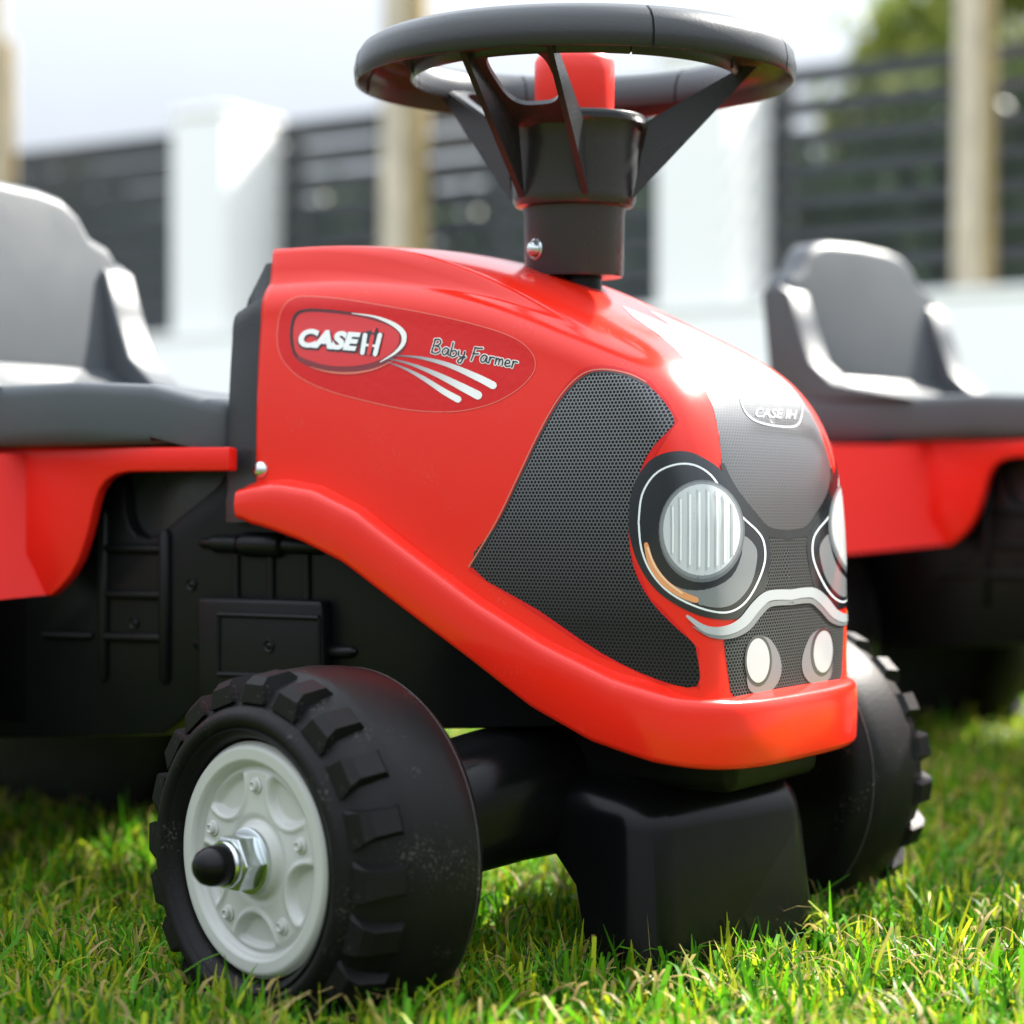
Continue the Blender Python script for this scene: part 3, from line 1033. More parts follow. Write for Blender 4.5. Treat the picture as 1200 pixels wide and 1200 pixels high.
    bn = prism_bm(hexa, -0.0026, 0.0068, 2, 0.0008, 2)
    from_bm('axle_nut', bn, CHROME, wh, angle=25)
    V, F = lathe([(0.0098, 0.0066), (0.0098, 0.0090), (0.0092, 0.0100), (0.0086, 0.0100), (0.0086, 0.0095)], 30, None, False)
    mk('nut_collar', V, F, CHROME, wh, angle=40)
    V, F = lathe([(0.0084, 0.009), (0.0084, 0.0135), (0.0080, 0.0165), (0.0068, 0.0195), (0.0048, 0.0215), (0.0024, 0.0224), (0.0001, 0.0226)], 28, None, False)
    mk('axle_cap', V, F, BLACKG, wh, angle=60)
    return wh

ZH = 0.0765
wl = -AX * 0.2150 + np.array([0, 0, ZH])
wr = AX * 0.1800 + np.array([0, 0, ZH + 0.008])
make_wheel(T, wl, -AX, spin=0.30)
make_wheel(T, wr, AX, spin=0.75)
make_wheel(T, (-0.440, -0.165, 0.105), (0, -1, 0), R=0.108, width=0.078, spin=0.2)
make_wheel(T, (-0.440, 0.165, 0.105), (0, 1, 0), R=0.108, width=0.078, spin=0.5)
V, F = tube([(-0.44, -0.10, 0.105), (-0.44, 0.10, 0.105)], 0.012, 14)
mk('rear_axle', V, F, BLACK, T, angle=40)

# --- front axle, with the guard block on the same swivel
def sw(k, a, z): return HD * k + AX * a + np.array([0, 0, z])
secs = [(-0.168, 0.0135, 0.0135, 0.0740), (-0.146, 0.0140, 0.0145, 0.0740), (-0.134, 0.0165, 0.0175, 0.0755), (-0.120, 0.0215, 0.0225, 0.0790), (-0.104, 0.0260, 0.0270, 0.0835), (-0.086, 0.0285, 0.0295, 0.0875),
        (-0.068, 0.0295, 0.0300, 0.0895), (0.0, 0.030, 0.030, 0.091), (0.066, 0.0295, 0.0300, 0.0905), (0.082, 0.0270, 0.0285, 0.0890), (0.098, 0.0230, 0.0240, 0.0860), (0.114, 0.0170, 0.0175, 0.0835), (0.140, 0.0140, 0.0140, 0.0830)]
V, F = [], []
nk = 28
for a, ry, rz, zc in secs:
    for q_ in range(nk):
        th = 2 * math.pi * q_ / nk
        c_, s_ = math.cos(th), math.sin(th)
        e_ = 2 / 3.0
        V.append(sw(ry * math.copysign(abs(c_) ** e_, c_), a, zc + rz * math.copysign(abs(s_) ** e_, s_)))
for i in range(len(secs) - 1):
    for q_ in range(nk):
        a = i * nk + q_; b = i * nk + (q_ + 1) % nk
        F.append((a, b, b + nk, a + nk))
F.append(tuple(range(nk))); F.append(tuple((len(secs) - 1) * nk + q_ for q_ in range(nk)))
mk('front_axle', V, F, BLACKG, T, angle=40)
V, F = lathe([(0.016, 0.105), (0.016, 0.135), (0.010, 0.140), (0.010, 0.36)], 24, (np.array([-0.010, 0, 0.0]), (0, 0, 1)))
mk('steering_shaft', V, F, BLACKG, T, angle=40)
gp = [(0.087, -0.004), (0.0775, 0.097), (-0.010, 0.106), (-0.014, 0.085), (0.006, 0.071), (0.026, 0.065), (0.040, 0.052), (0.047, 0.030), (0.051, 0.000)]
gp = [(p[0], p[1]) for p in gp]
bg_ = prism_bm(gp, -0.060, 0.060, 1)
fe = [e for e in bg_.edges if all(v.co.x > 0.07 for v in e.verts)]
fe += [e for e in bg_.edges if e not in fe and max(v.co.x for v in e.verts) > 0.07 and max(v.co.z for v in e.verts) > 0.09]
bmesh.ops.bevel(bg_, geom=fe, offset=0.019, segments=8, profile=0.5, affect='EDGES', clamp_overlap=False)
for v in bg_.verts:                             # draft: wider at the foot; then turn onto the swivel
    k_, a_, z_ = v.co.x, v.co.y, v.co.z
    a_ *= 1.0 + 0.13 * (0.1 - z_) / 0.1
    q_ = sw(k_, a_, z_)
    v.co = Vector(q_ + AX * 0.005)
from_bm('front_guard', bg_, BLACKG, T, angle=32)

# --- steering wheel
ST = empty('steering_wheel', (-0.0135, -0.0006, 0.436), None, T)
tilt_axis = Vector(RV)
ST.rotation_mode = 'QUATERNION'
from mathutils import Quaternion
ST.rotation_quaternion = Quaternion(tilt_axis, math.radians(2.2))
PHI0 = math.atan2(-VV[1], -VV[0])               # azimuth pointing at the viewer
RO = 0.1062
sec = [(0.0, -0.0100), (0.0006, -0.004), (-0.0006, 0.002), (-0.0035, 0.0065), (-0.008, 0.0092), (-0.014, 0.0102), (-0.0205, 0.0088), (-0.0255, 0.0050), (-0.0278, -0.001), (-0.0283, -0.0075),
       (-0.0278, -0.0088), (-0.0266, -0.0080), (-0.0262, -0.004), (-0.022, 0.0035), (-0.014, 0.0062), (-0.006, 0.0030), (-0.0018, -0.004), (-0.0016, -0.0094), (-0.0008, -0.0104)]
grooves = [PHI0 + math.radians(g) for g in (17, 66, -76, 137, 197, 257)]
angs = [2 * math.pi * k / 150 for k in range(150)]
for g in grooves:
    for dlt in (-0.9, -0.45, -0.2, 0.2, 0.45, 0.9):
        angs.append((g + math.radians(dlt)) % (2 * math.pi))
angs = sorted(set(angs))
V, F = [], []
for th in angs:
    dmin = min(abs((th - g + math.pi) % (2 * math.pi) - math.pi) for g in grooves)
    gsc = 1.0 - 0.085 * (1 - sstep(math.radians(0.2), math.radians(0.46), dmin))
    for (o_, z_) in sec:
        o2 = -0.014 + (o_ + 0.014) * gsc
        V.append(((RO + o2) * math.cos(th), (RO + o2) * math.sin(th), z_ * gsc))
ns = len(sec)
for i in range(len(angs)):
    i2 = (i + 1) % len(angs)
    for k in range(ns):
        k2 = (k + 1) % ns
        F.append((i * ns + k, i2 * ns + k, i2 * ns + k2, i * ns + k2))
mk('rim', V, F, GREY, ST, angle=60)
hubp = [(0.0001, -0.026), (0.034, -0.026), (0.0345, -0.0268), (0.0345, -0.0300), (0.0325, -0.0325), (0.0312, -0.040), (0.0302, -0.0640), (0.0300, -0.0665), (0.0285, -0.0690), (0.0262, -0.0695),
        (0.0252, -0.0700), (0.0246, -0.074), (0.0240, -0.1015), (0.0234, -0.1030), (0.010, -0.1032), (0.0001, -0.1032)]
V, F = lathe(hubp, 64, None, False)
mk('hub', V, F, GREY, ST, angle=35)
V, F = lathe([(0.0188, -0.0262), (0.0192, -0.0240), (0.0194, -0.005), (0.0193, 0.0005), (0.0182, 0.0030), (0.0160, 0.0042), (0.008, 0.0050), (0.0001, 0.0052)], 40, None, False)
mk('horn_button', V, F, HORN, ST, angle=60)
def azv(ph): return np.array([math.cos(ph), math.sin(ph), 0.0])
for base in (-24, 96, -144):
    ph = PHI0 + math.radians(base)
    er, et = azv(ph), np.array([-math.sin(ph), math.cos(ph), 0.0])
    bmS = bmesh.new()
    def slab(q0, q1, q2, q3, thick, tdir):
        """flat plate with corners q0..q3, given thickness"""
        h = [np.array(q) + np.array(tdir) * thick / 2 for q in (q0, q1, q2, q3)]
        l = [np.array(q) - np.array(tdir) * thick / 2 for q in (q0, q1, q2, q3)]
        a = [bmS.verts.new(tuple(p)) for p in h]; b = [bmS.verts.new(tuple(p)) for p in l]
        bmS.faces.new(a); bmS.faces.new(list(reversed(b)))
        for k in range(4):
            bmS.faces.new((a[k], b[k], b[(k + 1) % 4], a[(k + 1) % 4]))
    def pt(r_, t_, z_): return er * r_ + et * t_ + np.array([0, 0, z_])
    for sg in (-1, 1):
        # rib plate: from the foot of the hub up to the rim
        slab(pt(0.0330, sg * 0.0165, -0.0315), pt(0.0262, sg * 0.0165, -0.0660), pt(0.0850, sg * 0.0215, -0.0035), pt(0.0790, sg * 0.0215, -0.0030), 0.0030, et)
    # web between the ribs with an oval window
    o3 = []
    w3 = []
    for k in range(40):
        th = 2 * math.pi * k / 40
        c_, s_ = math.cos(th), math.sin(th)
        # web plane runs along the inner edge of the ribs: parameter 0 at hub, 1 at rim
        def web(u_, t_): return pt(0.0300 + 0.0500 * u_, t_ * (0.0165 + 0.0050 * u_), -0.0325 + 0.0290 * u_)
        uo = 0.5 + 0.5 * math.copysign(abs(s_) ** 0.12, s_); to = math.copysign(abs(c_) ** 0.12, c_)
        ui = 0.60 + 0.33 * math.copysign(abs(s_) ** 0.6, s_); ti = 0.74 * math.copysign(abs(c_) ** 0.6, c_)
        o3.append(web(uo, to)); w3.append(web(ui, ti))
    nrm = np.cross(pt(0.053, 0, 0.032) - pt(0, 0, 0), et); nrm = nrm / np.linalg.norm(nrm)
    vo = [[bmS.verts.new(tuple(p + nrm * s_ * 0.0012)) for p in o3] for s_ in (-1, 1)]
    vi = [[bmS.verts.new(tuple(p + nrm * s_ * 0.0012)) for p in w3] for s_ in (-1, 1)]
    for k in range(40):
        k2 = (k + 1) % 40
        bmS.faces.new((vo[0][k], vo[0][k2], vi[0][k2], vi[0][k]))
        bmS.faces.new((vo[1][k2], vo[1][k], vi[1][k], vi[1][k2]))
        bmS.faces.new((vi[0][k], vi[0][k2], vi[1][k2], vi[1][k]))
        bmS.faces.new((vo[0][k2], vo[0][k], vo[1][k], vo[1][k2]))
    bmesh.ops.recalc_face_normals(bmS, faces=bmS.faces)
    from_bm('spoke', bmS, GREY, ST, angle=35)
# dome screw in the collar
ph = PHI0 + math.radians(-52)
c = azv(ph) * 0.0240 + np.array([0, 0, -0.0905])
V, F = lathe([(0.0050, -0.0005), (0.0052, 0.0003), (0.0044, 0.0009), (0.0040, 0.0002), (0.0039, 0.0010), (0.0036, 0.0024), (0.0026, 0.0036), (0.0012, 0.0041), (0.0001, 0.0042)], 22, (c, azv(ph)), False)
mk('collar_screw', V, F, CHROME, ST, angle=50)

# ------------------------------------------------------------------ printed stickers
def z2(lst, ox=280, oy=270, k=3.0): return [(ox + x / k, oy + y / k) for x, y in lst]
stk = empty('side_sticker', (0, 0, 0), None, T)
decal('sticker_film', z2([(135, 365), (142, 310), (158, 268), (185, 243), (230, 232), (350, 240), (500, 263), (700, 300), (880, 345), (980, 385), (1030, 430), (1043, 470), (1030, 510), (980, 560), (900, 605),
                       (800, 632), (700, 638), (580, 628), (450, 600), (320, 565), (220, 520), (165, 470), (140, 420)]), FILM, stk, 1, smooth=4, step=5)
_so = z2([(135, 365), (142, 310), (158, 268), (185, 243), (230, 232), (350, 240), (500, 263), (700, 300), (880, 345), (980, 385), (1030, 430), (1043, 470), (1030, 510), (980, 560), (900, 605),
          (800, 632), (700, 638), (580, 628), (450, 600), (320, 565), (220, 520), (165, 470), (140, 420), (135, 365)])
strokes('sticker_edge', [_so], 0.9, stk, 1.6, (0.86, 0.16, 0.11))
emb = z2([(184, 400), (182, 340), (198, 292), (240, 276), (330, 280), (440, 295), (530, 322), (580, 352), (592, 387), (580, 422), (540, 457), (480, 485), (400, 498), (320, 495), (240, 475), (197, 445)])
decal('emblem_shade', emb, PRINT, stk, 2, (0.20, 0.004, 0.006), smooth=4, step=5)
decal('emblem_field', z2([(196, 400), (194, 345), (208, 302), (245, 288), (330, 292), (430, 306), (520, 332), (560, 358), (566, 388), (552, 418), (520, 444), (470, 466), (400, 478), (320, 476), (250, 458), (208, 436)]),
      PRINT, stk, 3, (0.70, 0.012, 0.012), smooth=4, step=5)
strokes('emblem_edge', [z2([(205, 445), (188, 405), (186, 345), (203, 295), (245, 279), (330, 283), (420, 294)])], [1.0, 2.2, 2.6, 2.2, 1.6, 0.6], stk, 3.5, (0.012, 0.004, 0.004))
strokes('emblem_shine', [z2([(400, 292), (480, 304), (545, 330), (580, 362), (580, 398), (550, 432), (500, 463)])], [0.6, 2.5, 5.0, 6.5, 5.0, 3.0, 0.8], stk, 4, (0.92, 0.90, 0.88))
strokes('emblem_shine', [z2([(250, 480), (320, 498), (400, 502), (480, 488), (545, 458)])], [0.5, 2.0, 2.6, 2.0, 0.6], stk, 3.6, (0.75, 0.16, 0.10))
lay_text('lettering', 'CASE', (348.5, 409.0), (74, 5.6), (3.5, -23.5), stk, 5, (0.006, 0.004, 0.005), offset=0.085, shear=0.16)
lay_text('lettering', 'CASE', (350.0, 406.8), (71, 5.2), (3.2, -22.0), stk, 6, (0.93, 0.93, 0.93), offset=0.055, shear=0.16)
decal('emblem_box', z2([(424, 436), (428, 362), (470, 352), (474, 344), (490, 344), (493, 360), (512, 362), (494, 441)]), PRINT, stk, 5.5, (0.008, 0.006, 0.008), step=5)
strokes('emblem_bar', [z2([(438, 431), (448, 369)]), z2([(483, 436), (500, 369)])], 5.2, stk, 6.2, (0.92, 0.92, 0.92), smooth=0)
strokes('emblem_bar', [z2([(443, 403), (492, 408)])], 2.8, stk, 6.2, (0.92, 0.92, 0.92), smooth=0)
strokes('emblem_bar', [z2([(461, 434), (474, 374)])], 4.6, stk, 6.8, (0.80, 0.03, 0.03), smooth=0)
strokes('emblem_bar', [z2([(477, 356), (480, 348)])], 4.0, stk, 6.8, (0.80, 0.03, 0.03), smooth=0)
for pth, wdt in ((([(550, 440), (640, 448), (740, 474), (840, 517), (895, 545)]), [0.8, 3, 5.5, 8, 9]), (([(525, 450), (610, 472), (700, 508), (790, 553), (842, 580)]), [0.8, 3, 6, 9, 10]),
                 (([(520, 462), (585, 486), (650, 520), (720, 565), (772, 594)]), [0.8, 2.5, 5, 7, 8])):
    P_ = z2(pth); x0, x1 = P_[0][0], P_[-1][0]
    strokes('swoosh', [P_], wdt, stk, 3, None, cfun=lambda x, y, x0=x0, x1=x1: tuple(np.array([0.10, 0.10, 0.13]) + (np.array([0.93, 0.92, 0.90]) - np.array([0.10, 0.10, 0.13])) * min(1, max(0, (x - x0) / (x1 - x0) * 1.15))))
# handwriting: "Baby Farmer"
def hand(strk, ox, oy, sx, sy, slope):
    return [[(ox + x * sx + 0.18 * y * sx, oy - y * sy + slope * x * sx) for x, y in s] for s in strk]
LT = {
 'B': ([[(0.1, 1.0), (0.05, 0.5), (0.0, 0.0)], [(0.05, 0.95), (0.35, 1.05), (0.5, 0.85), (0.35, 0.6), (0.15, 0.52), (0.45, 0.48), (0.55, 0.2), (0.3, -0.02), (0.0, 0.02)]], 0.72),
 'a': ([[(0.42, 0.45), (0.2, 0.52), (0.02, 0.28), (0.08, 0.03), (0.26, 0.03), (0.42, 0.42), (0.42, 0.1), (0.55, 0.02)]], 0.58),
 'b': ([[(0.05, 1.0), (0.03, 0.5), (0.03, 0.05), (0.25, -0.02), (0.42, 0.2), (0.32, 0.45), (0.08, 0.36)]], 0.52),
 'y': ([[(0.03, 0.48), (0.08, 0.15), (0.28, 0.06), (0.42, 0.2), (0.44, 0.48)], [(0.44, 0.48), (0.42, 0.0), (0.28, -0.38), (0.08, -0.30), (0.2, -0.08), (0.56, 0.12)]], 0.62),
 'F': ([[(0.1, 0.95), (0.07, 0.45), (0.0, -0.05)], [(0.1, 0.93), (0.35, 0.95), (0.62, 1.0)], [(0.06, 0.5), (0.25, 0.5), (0.42, 0.55)]], 0.62),
 'r': ([[(0.05, 0.48), (0.05, 0.25), (0.03, 0.02)], [(0.05, 0.3), (0.18, 0.48), (0.36, 0.46)]], 0.46),
 'm': ([[(0.03, 0.48), (0.04, 0.2), (0.02, 0.02)], [(0.04, 0.3), (0.16, 0.48), (0.26, 0.4), (0.26, 0.03)], [(0.27, 0.3), (0.40, 0.48), (0.50, 0.4), (0.52, 0.03)]], 0.66),
 'e': ([[(0.05, 0.22), (0.32, 0.28), (0.3, 0.46), (0.12, 0.46), (0.03, 0.2), (0.15, 0.01), (0.42, 0.1)]], 0.52),
 ' ': ([], 0.38)}
allst, cx_ = [], 0.0
for ch in 'Baby Farmer':
    s_, adv = LT[ch]
    for st in s_:
        allst.append([(cx_ + x, y) for x, y in st])
    cx_ += adv
hs = hand(allst, 506.5, 413.0, 101.0 / cx_, 15.5, 0.19)
strokes('handwriting_halo', hs, 3.9, stk, 2.6, (0.90, 0.88, 0.86), smooth=4)
strokes('handwriting', hs, 1.75, stk, 3.6, (0.006, 0.006, 0.008), smooth=4)

# side grille, both sides of the hood
gr_out = smoothpoly([(549, 668), (580, 618), (607, 562), (632, 505), (655, 462), (680, 434), (705, 428), (735, 433), (762, 446)], 4, False)
film_edge = [tuple(p) for p in gr_out] + [(783, 470), (795, 493), (770, 530), (742, 578), (736, 640), (762, 700), (800, 738), (819, 760), (820, 808), (770, 800), (700, 768), (620, 714)]
decal('grille_film', film_edge, FILM, T, 1, mirror='copy', step=6)
g_in = [tuple(p) for p in smoothpoly([(553, 664), (585, 612), (611, 558), (636, 506), (660, 466), (684, 442), (706, 436), (736, 441), (760, 453), (778, 471), (790, 492), (785, 503), (766, 523), (752, 548),
                                      (741, 585), (737, 628), (744, 668), (762, 703), (790, 733), (811, 752), (816, 764), (817, 804), (770, 796), (705, 765), (630, 714)], 3)]
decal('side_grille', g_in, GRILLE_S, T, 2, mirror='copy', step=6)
strokes('grille_trim', [[(553, 664), (585, 612), (611, 558), (636, 506), (660, 466), (684, 442), (706, 436), (736, 441), (760, 453)]], 2.2, T, 3, (0.02, 0.02, 0.022), mirror='copy')
strokes('grille_trim', [[(550, 664), (582, 611), (608, 557), (633, 505), (657, 464), (682, 439), (706, 433), (736, 438), (757, 448)]], 1.6, T, 2.6, (0.62, 0.16, 0.10), mirror='copy')

# front print: half outlines up to the middle of the nose (x about 905..922 in the picture)
CT = cline(358, 640)
up_half = [(742, 372), (772, 393), (800, 419), (822, 449), (836, 480), (843, 515), (846, 548), (853, 570), (868, 592), (882, 610), (893, 626), (899, 636)]
decal('nose_grille', up_half + list(reversed(CT)), GRILLE_F, T, 1, mirror='join', uv='arc', step=6)
low_half = [(848, 752), (856, 812), (864, 822), (880, 825)] + list(reversed(cline(690, 823))) + [(905, 690), (893, 700), (880, 718), (862, 730)]
decal('lower_grille', low_half, GRILLE_L, T, 1, mirror='join', uv='yz', step=6)
mid_half = [(893, 622)] + cline(622, 700) + [(900, 698), (890, 690), (898, 660), (899, 640)]
decal('middle_grille', mid_half, GRILLE_L, T, 1.6, mirror='join', uv='yz', step=5)
# black band under the nose grille
strokes('nose_edge', [[(846, 545), (858, 572), (880, 602), (898, 622)] + cline(627, 628)[:1]], [5, 8, 10, 11, 11], T, 2, (0.006, 0.008, 0.008), mirror='join')
# headlight unit
HLp = [(737, 610), (741, 575), (756, 546), (776, 532), (803, 529), (826, 538), (845, 552), (858, 574), (874, 598), (890, 616), (901, 634), (902, 656), (897, 686), (888, 708), (870, 723), (848, 726), (822, 722),
       (795, 710), (770, 692), (752, 668), (741, 640)]
decal('headlight_surround', HLp, PRINT, T, 2.4, (0.010, 0.013, 0.017), mirror='copy', smooth=4, step=6)
HIp = [(749, 612), (753, 580), (768, 556), (790, 545), (812, 545), (832, 557), (848, 580), (868, 605), (886, 622), (894, 636), (895, 658), (886, 684), (872, 706), (854, 717), (832, 716), (805, 706), (780, 690), (762, 668), (752, 642)]
strokes('headlight_outline', [HIp + HIp[:1]], 2.2, T, 3.4, (0.85, 0.88, 0.90), mirror='copy')
lens_c = (822, 622)
def ring(cx, cy, rx, ry, n=40, rot=0.0):
    return [(cx + rx * math.cos(2 * math.pi * k / n) + rot * ry * math.sin(2 * math.pi * k / n), cy + ry * math.sin(2 * math.pi * k / n)) for k in range(n)]
decal('headlight_housing', [(800, 702), (776, 683), (770, 676), (800, 690), (830, 690), (856, 676), (868, 650), (870, 628), (884, 640), (886, 656), (880, 682), (866, 702), (850, 711), (830, 711)], PRINT, T, 3.0, (0.20, 0.21, 0.22), mirror='copy', smooth=3, step=5)
decal('lens_bezel', ring(822, 622.5, 49.5, 60), PRINT, T, 3.8, (0.13, 0.14, 0.15), mirror='copy', step=6)
decal('lens_ring', ring(821.5, 621.5, 47.5, 57), PRINT, T, 4.2, (0.22, 0.235, 0.25), mirror='copy', step=6)
decal('headlight_lens', ring(822, 621, 44, 53.5), PRINT, T, 4.6, (0.58, 0.60, 0.62), mirror='copy', step=6)
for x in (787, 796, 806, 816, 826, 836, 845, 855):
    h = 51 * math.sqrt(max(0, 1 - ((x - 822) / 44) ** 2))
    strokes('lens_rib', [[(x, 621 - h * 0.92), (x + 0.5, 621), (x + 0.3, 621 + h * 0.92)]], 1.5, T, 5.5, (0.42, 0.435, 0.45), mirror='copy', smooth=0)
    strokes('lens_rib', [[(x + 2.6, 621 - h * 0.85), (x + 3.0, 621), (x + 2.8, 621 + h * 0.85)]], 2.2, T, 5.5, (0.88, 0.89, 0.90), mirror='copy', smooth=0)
strokes('indicator', [[(758, 638), (764, 660), (778, 681), (797, 695), (815, 703)]], [5, 8, 8.5, 8, 7], T, 4.2, (0.80, 0.33, 0.13), mirror='copy')
strokes('indicator', [[(760, 642), (768, 663), (782, 681), (800, 695)]], 2.4, T, 4.9, (0.95, 0.62, 0.40), mirror='copy')
# silver moustache bar
strokes('silver_bar', [[(806, 722), (826, 737), (848, 739), (868, 730), (884, 711), (896, 700), (908, 697)] + cline(697, 698)[:1]], [3, 8, 11, 12, 12, 12, 12, 12], T, 4.6, (0.44, 0.46, 0.48), mirror='join')
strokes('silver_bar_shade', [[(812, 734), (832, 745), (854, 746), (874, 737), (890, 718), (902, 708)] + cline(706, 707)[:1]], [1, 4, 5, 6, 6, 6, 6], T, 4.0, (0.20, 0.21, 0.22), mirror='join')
# fog lamps
decal('fog_lamp_halo', [(884, 745), (900, 748), (910, 762), (915, 780), (912, 797), (902, 810), (888, 814), (876, 806), (874, 780), (876, 756)], PRINT, T, 2.6, (0.20, 0.19, 0.21), mirror='copy', smooth=4, step=5)
decal('fog_lamp_rim', ring(887.5, 774, 16, 30), PRINT, T, 3.2, (0.05, 0.05, 0.055), mirror='copy', step=5)
decal('fog_lamp', ring(887, 774, 13.5, 26), PRINT, T, 3.8, (0.50, 0.51, 0.52), mirror='copy', step=5)
# nose emblem
strokes('nose_emblem', [[(866, 466), (872, 482), (884, 493), (905, 499), (930, 500), (938, 490), (940, 473)]], [0.6, 1.6, 2.2, 2.6, 2.4, 2.0, 0.8], T, 2.5, (0.50, 0.51, 0.53))
lay_text('nose_lettering', 'CASE IH', (884, 489), (48, 2.5), (1.0, -10.5), T, 3, (0.72, 0.73, 0.75), offset=0.004, shear=0.1)

WHEEL_FEET = [(wl + AX * 0.035, AX, 0.036), (wr - AX * 0.035, AX, 0.036)]

# ------------------------------------------------------------------ second tractor, parked beyond
def copy_tree(o, parent=None):
    c = o.copy()
    col.objects.link(c)
    c.parent = parent
    for ch in list(o.children):
        copy_tree(ch, c)
    return c
T2 = copy_tree(T)
T2.location = (0.243, 0.614, 0.019)
T2.rotation_euler = (0, 0, math.radians(-11.9))
T2['label'] = 'blurred second toy ride-on tractor parked beyond the first, grey seat and red fender showing'

# ------------------------------------------------------------------ grass
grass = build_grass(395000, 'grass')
tag(grass, 'short mown green grass with straw coloured clippings', 'grass', kind='stuff')

# ------------------------------------------------------------------ background: wall, pillars, fence, trees, bushes
WALLM = plastic('white_render', (0.80, 0.80, 0.78), 0.85, noise=0.05, grain=0.3, grain_scale=40)
FENCEM = plastic('anthracite_metal', (0.035, 0.040, 0.045), 0.5, noise=0.06)
def bark(name, c):
    m, nt, b = new_mat(name)
    N, L = nt.nodes, nt.links
    tc = N.new('ShaderNodeTexCoord'); mp = N.new('ShaderNodeMapping'); mp.inputs['Scale'].default_value = (30, 30, 4)
    n = N.new('ShaderNodeTexNoise'); n.inputs['Scale'].default_value = 2.0; n.inputs['Detail'].default_value = 6
    L.new(tc.outputs['Object'], mp.inputs[0]); L.new(mp.outputs[0], n.inputs['Vector'])
    cr = N.new('ShaderNodeValToRGB')
    cr.color_ramp.elements[0].position = 0.3; cr.color_ramp.elements[0].color = (*[q * 0.55 for q in c], 1)
    cr.color_ramp.elements[1].position = 0.7; cr.color_ramp.elements[1].color = (*c, 1)
    L.new(n.outputs['Fac'], cr.inputs[0]); L.new(cr.outputs[0], b.inputs['Base Color'])
    b.inputs['Roughness'].default_value = 0.85
    return m
BARK = bark('pale_bark', (0.70, 0.61, 0.47))
STAKE = bark('stake_wood', (0.48, 0.36, 0.18))

FA = np.array([-1.92, 8.0]); FB = np.array([1.30, 6.1])       # fence line, (right, depth) of the view
fdir = (FB - FA) / np.linalg.norm(FB - FA)
def fl(x_img):
    """point of the fence line seen at picture x"""
    u = (x_img - 600) / FPX
    # FA + t*fdir : r = u * v
    t = (u * FA[1] - FA[0]) / (fdir[0] - u * fdir[1])
    return FA + t * fdir
def W3(rv, z): return rvp(rv[0], rv[1], z)
fd3 = fdir[0] * RV + fdir[1] * VV
fn3 = np.array([fd3[1], -fd3[0], 0.0])
if fn3 @ VV > 0: fn3 = -fn3                     # towards the viewer
def fbox(p0, p1, z0, z1, d0, d1, name, mat, parent=None, bevel=0.0):
    """box along the fence line between points p0, p1, from d0 to d1 in front of the line"""
    A = W3(p0, 0); B = W3(p1, 0)
    L_ = np.linalg.norm(B - A)
    b = box_bm((0, d0, z0), (L_, d1, z1), bevel, 2)
    X = (B - A) / L_
    for v in b.verts:
        q = A + X * v.co.x + fn3 * v.co.y + UP * v.co.z
        v.co = Vector(q)
    return from_bm(name, b, mat, parent)
far_l, far_r = fl(-900), fl(2000)
BOUNCE_PAVE = plastic('bounce_concrete', (0.50, 0.49, 0.46), 0.9, noise=0.05, grain=0.4, grain_scale=60)
bounce_path = fbox(far_l, far_r, 0.0, 0.034, 0.37, 1.75, 'path', BOUNCE_PAVE, bevel=0.01)  # unseen paved strip, added to bounce neutral light onto the wall
tag(bounce_path, 'unseen pale concrete path added to bounce light onto the white wall', kind='structure')
wall = fbox(far_l, far_r, -0.2, 0.815, -0.25, 0.36, 'garden_wall', WALLM, bevel=0.01)
tag(wall, 'long low white rendered garden wall below the dark fence', 'wall')
cop = fbox(far_l, far_r, 0.817, 0.845, -0.26, 0.366, 'coping', WALLM, wall, 0.006)
for x0, x1, lab in ((263, 325, 'white square pillar between the fence panels, beyond the first tractor seat'),
                    (818, 899, 'white square pillar in the fence line, standing behind the steering column')):
    a, b = fl(x0), fl(x1)
    e_ = empty('wall_pillar', W3((a + b) / 2, 0.0))
    tag(e_, lab, 'pillar', 'white pillars of the fence')
    s_ = fbox(a, b, -0.2, 1.600, -0.045, 0.30, 'shaft', WALLM, None, 0.01)
    c_ = fbox(a - fdir * 0.006, b + fdir * 0.006, 1.602, 1.635, -0.050, 0.306, 'cap', WALLM, None, 0.012)
    for o in (s_, c_):
        o.parent = e_; o.matrix_parent_inverse = Matrix.Translation(-Vector(e_.location))
def panel(x0, x1, lab, posts, sl):
    a, b = fl(x0), fl(x1)
    e_ = empty('fence_panel', W3((a + b) / 2, 0.846))
    tag(e_, lab, 'fence', 'dark slatted fence panels')
    kids = []
    z = 0.857
    while z < 1.55:
        kids.append(fbox(a, b, z, z + sl, -0.040, -0.016, 'slat', FENCEM))
        z += 0.098
    for xp in posts:
        p = fl(xp)
        kids.append(fbox(p - fdir * 0.025, p + fdir * 0.025, 0.846, 1.56, -0.095, -0.043, 'post', FENCEM))
    for o in kids:
        o.parent = e_; o.matrix_parent_inverse = Matrix.Translation(-Vector(e_.location))
panel(-600, 262, 'dark slatted fence panel with its end at the first pillar, above the grey seat back', (-560, -250, 30, 255), 0.088)
panel(326, 817, 'dark slatted fence panel seen behind the hood between the two white pillars', (334, 570, 808), 0.078)
panel(900, 1700, 'dark slatted fence panel above the second tractor, with sky and leaves showing through', (908, 1300, 1690), 0.060)

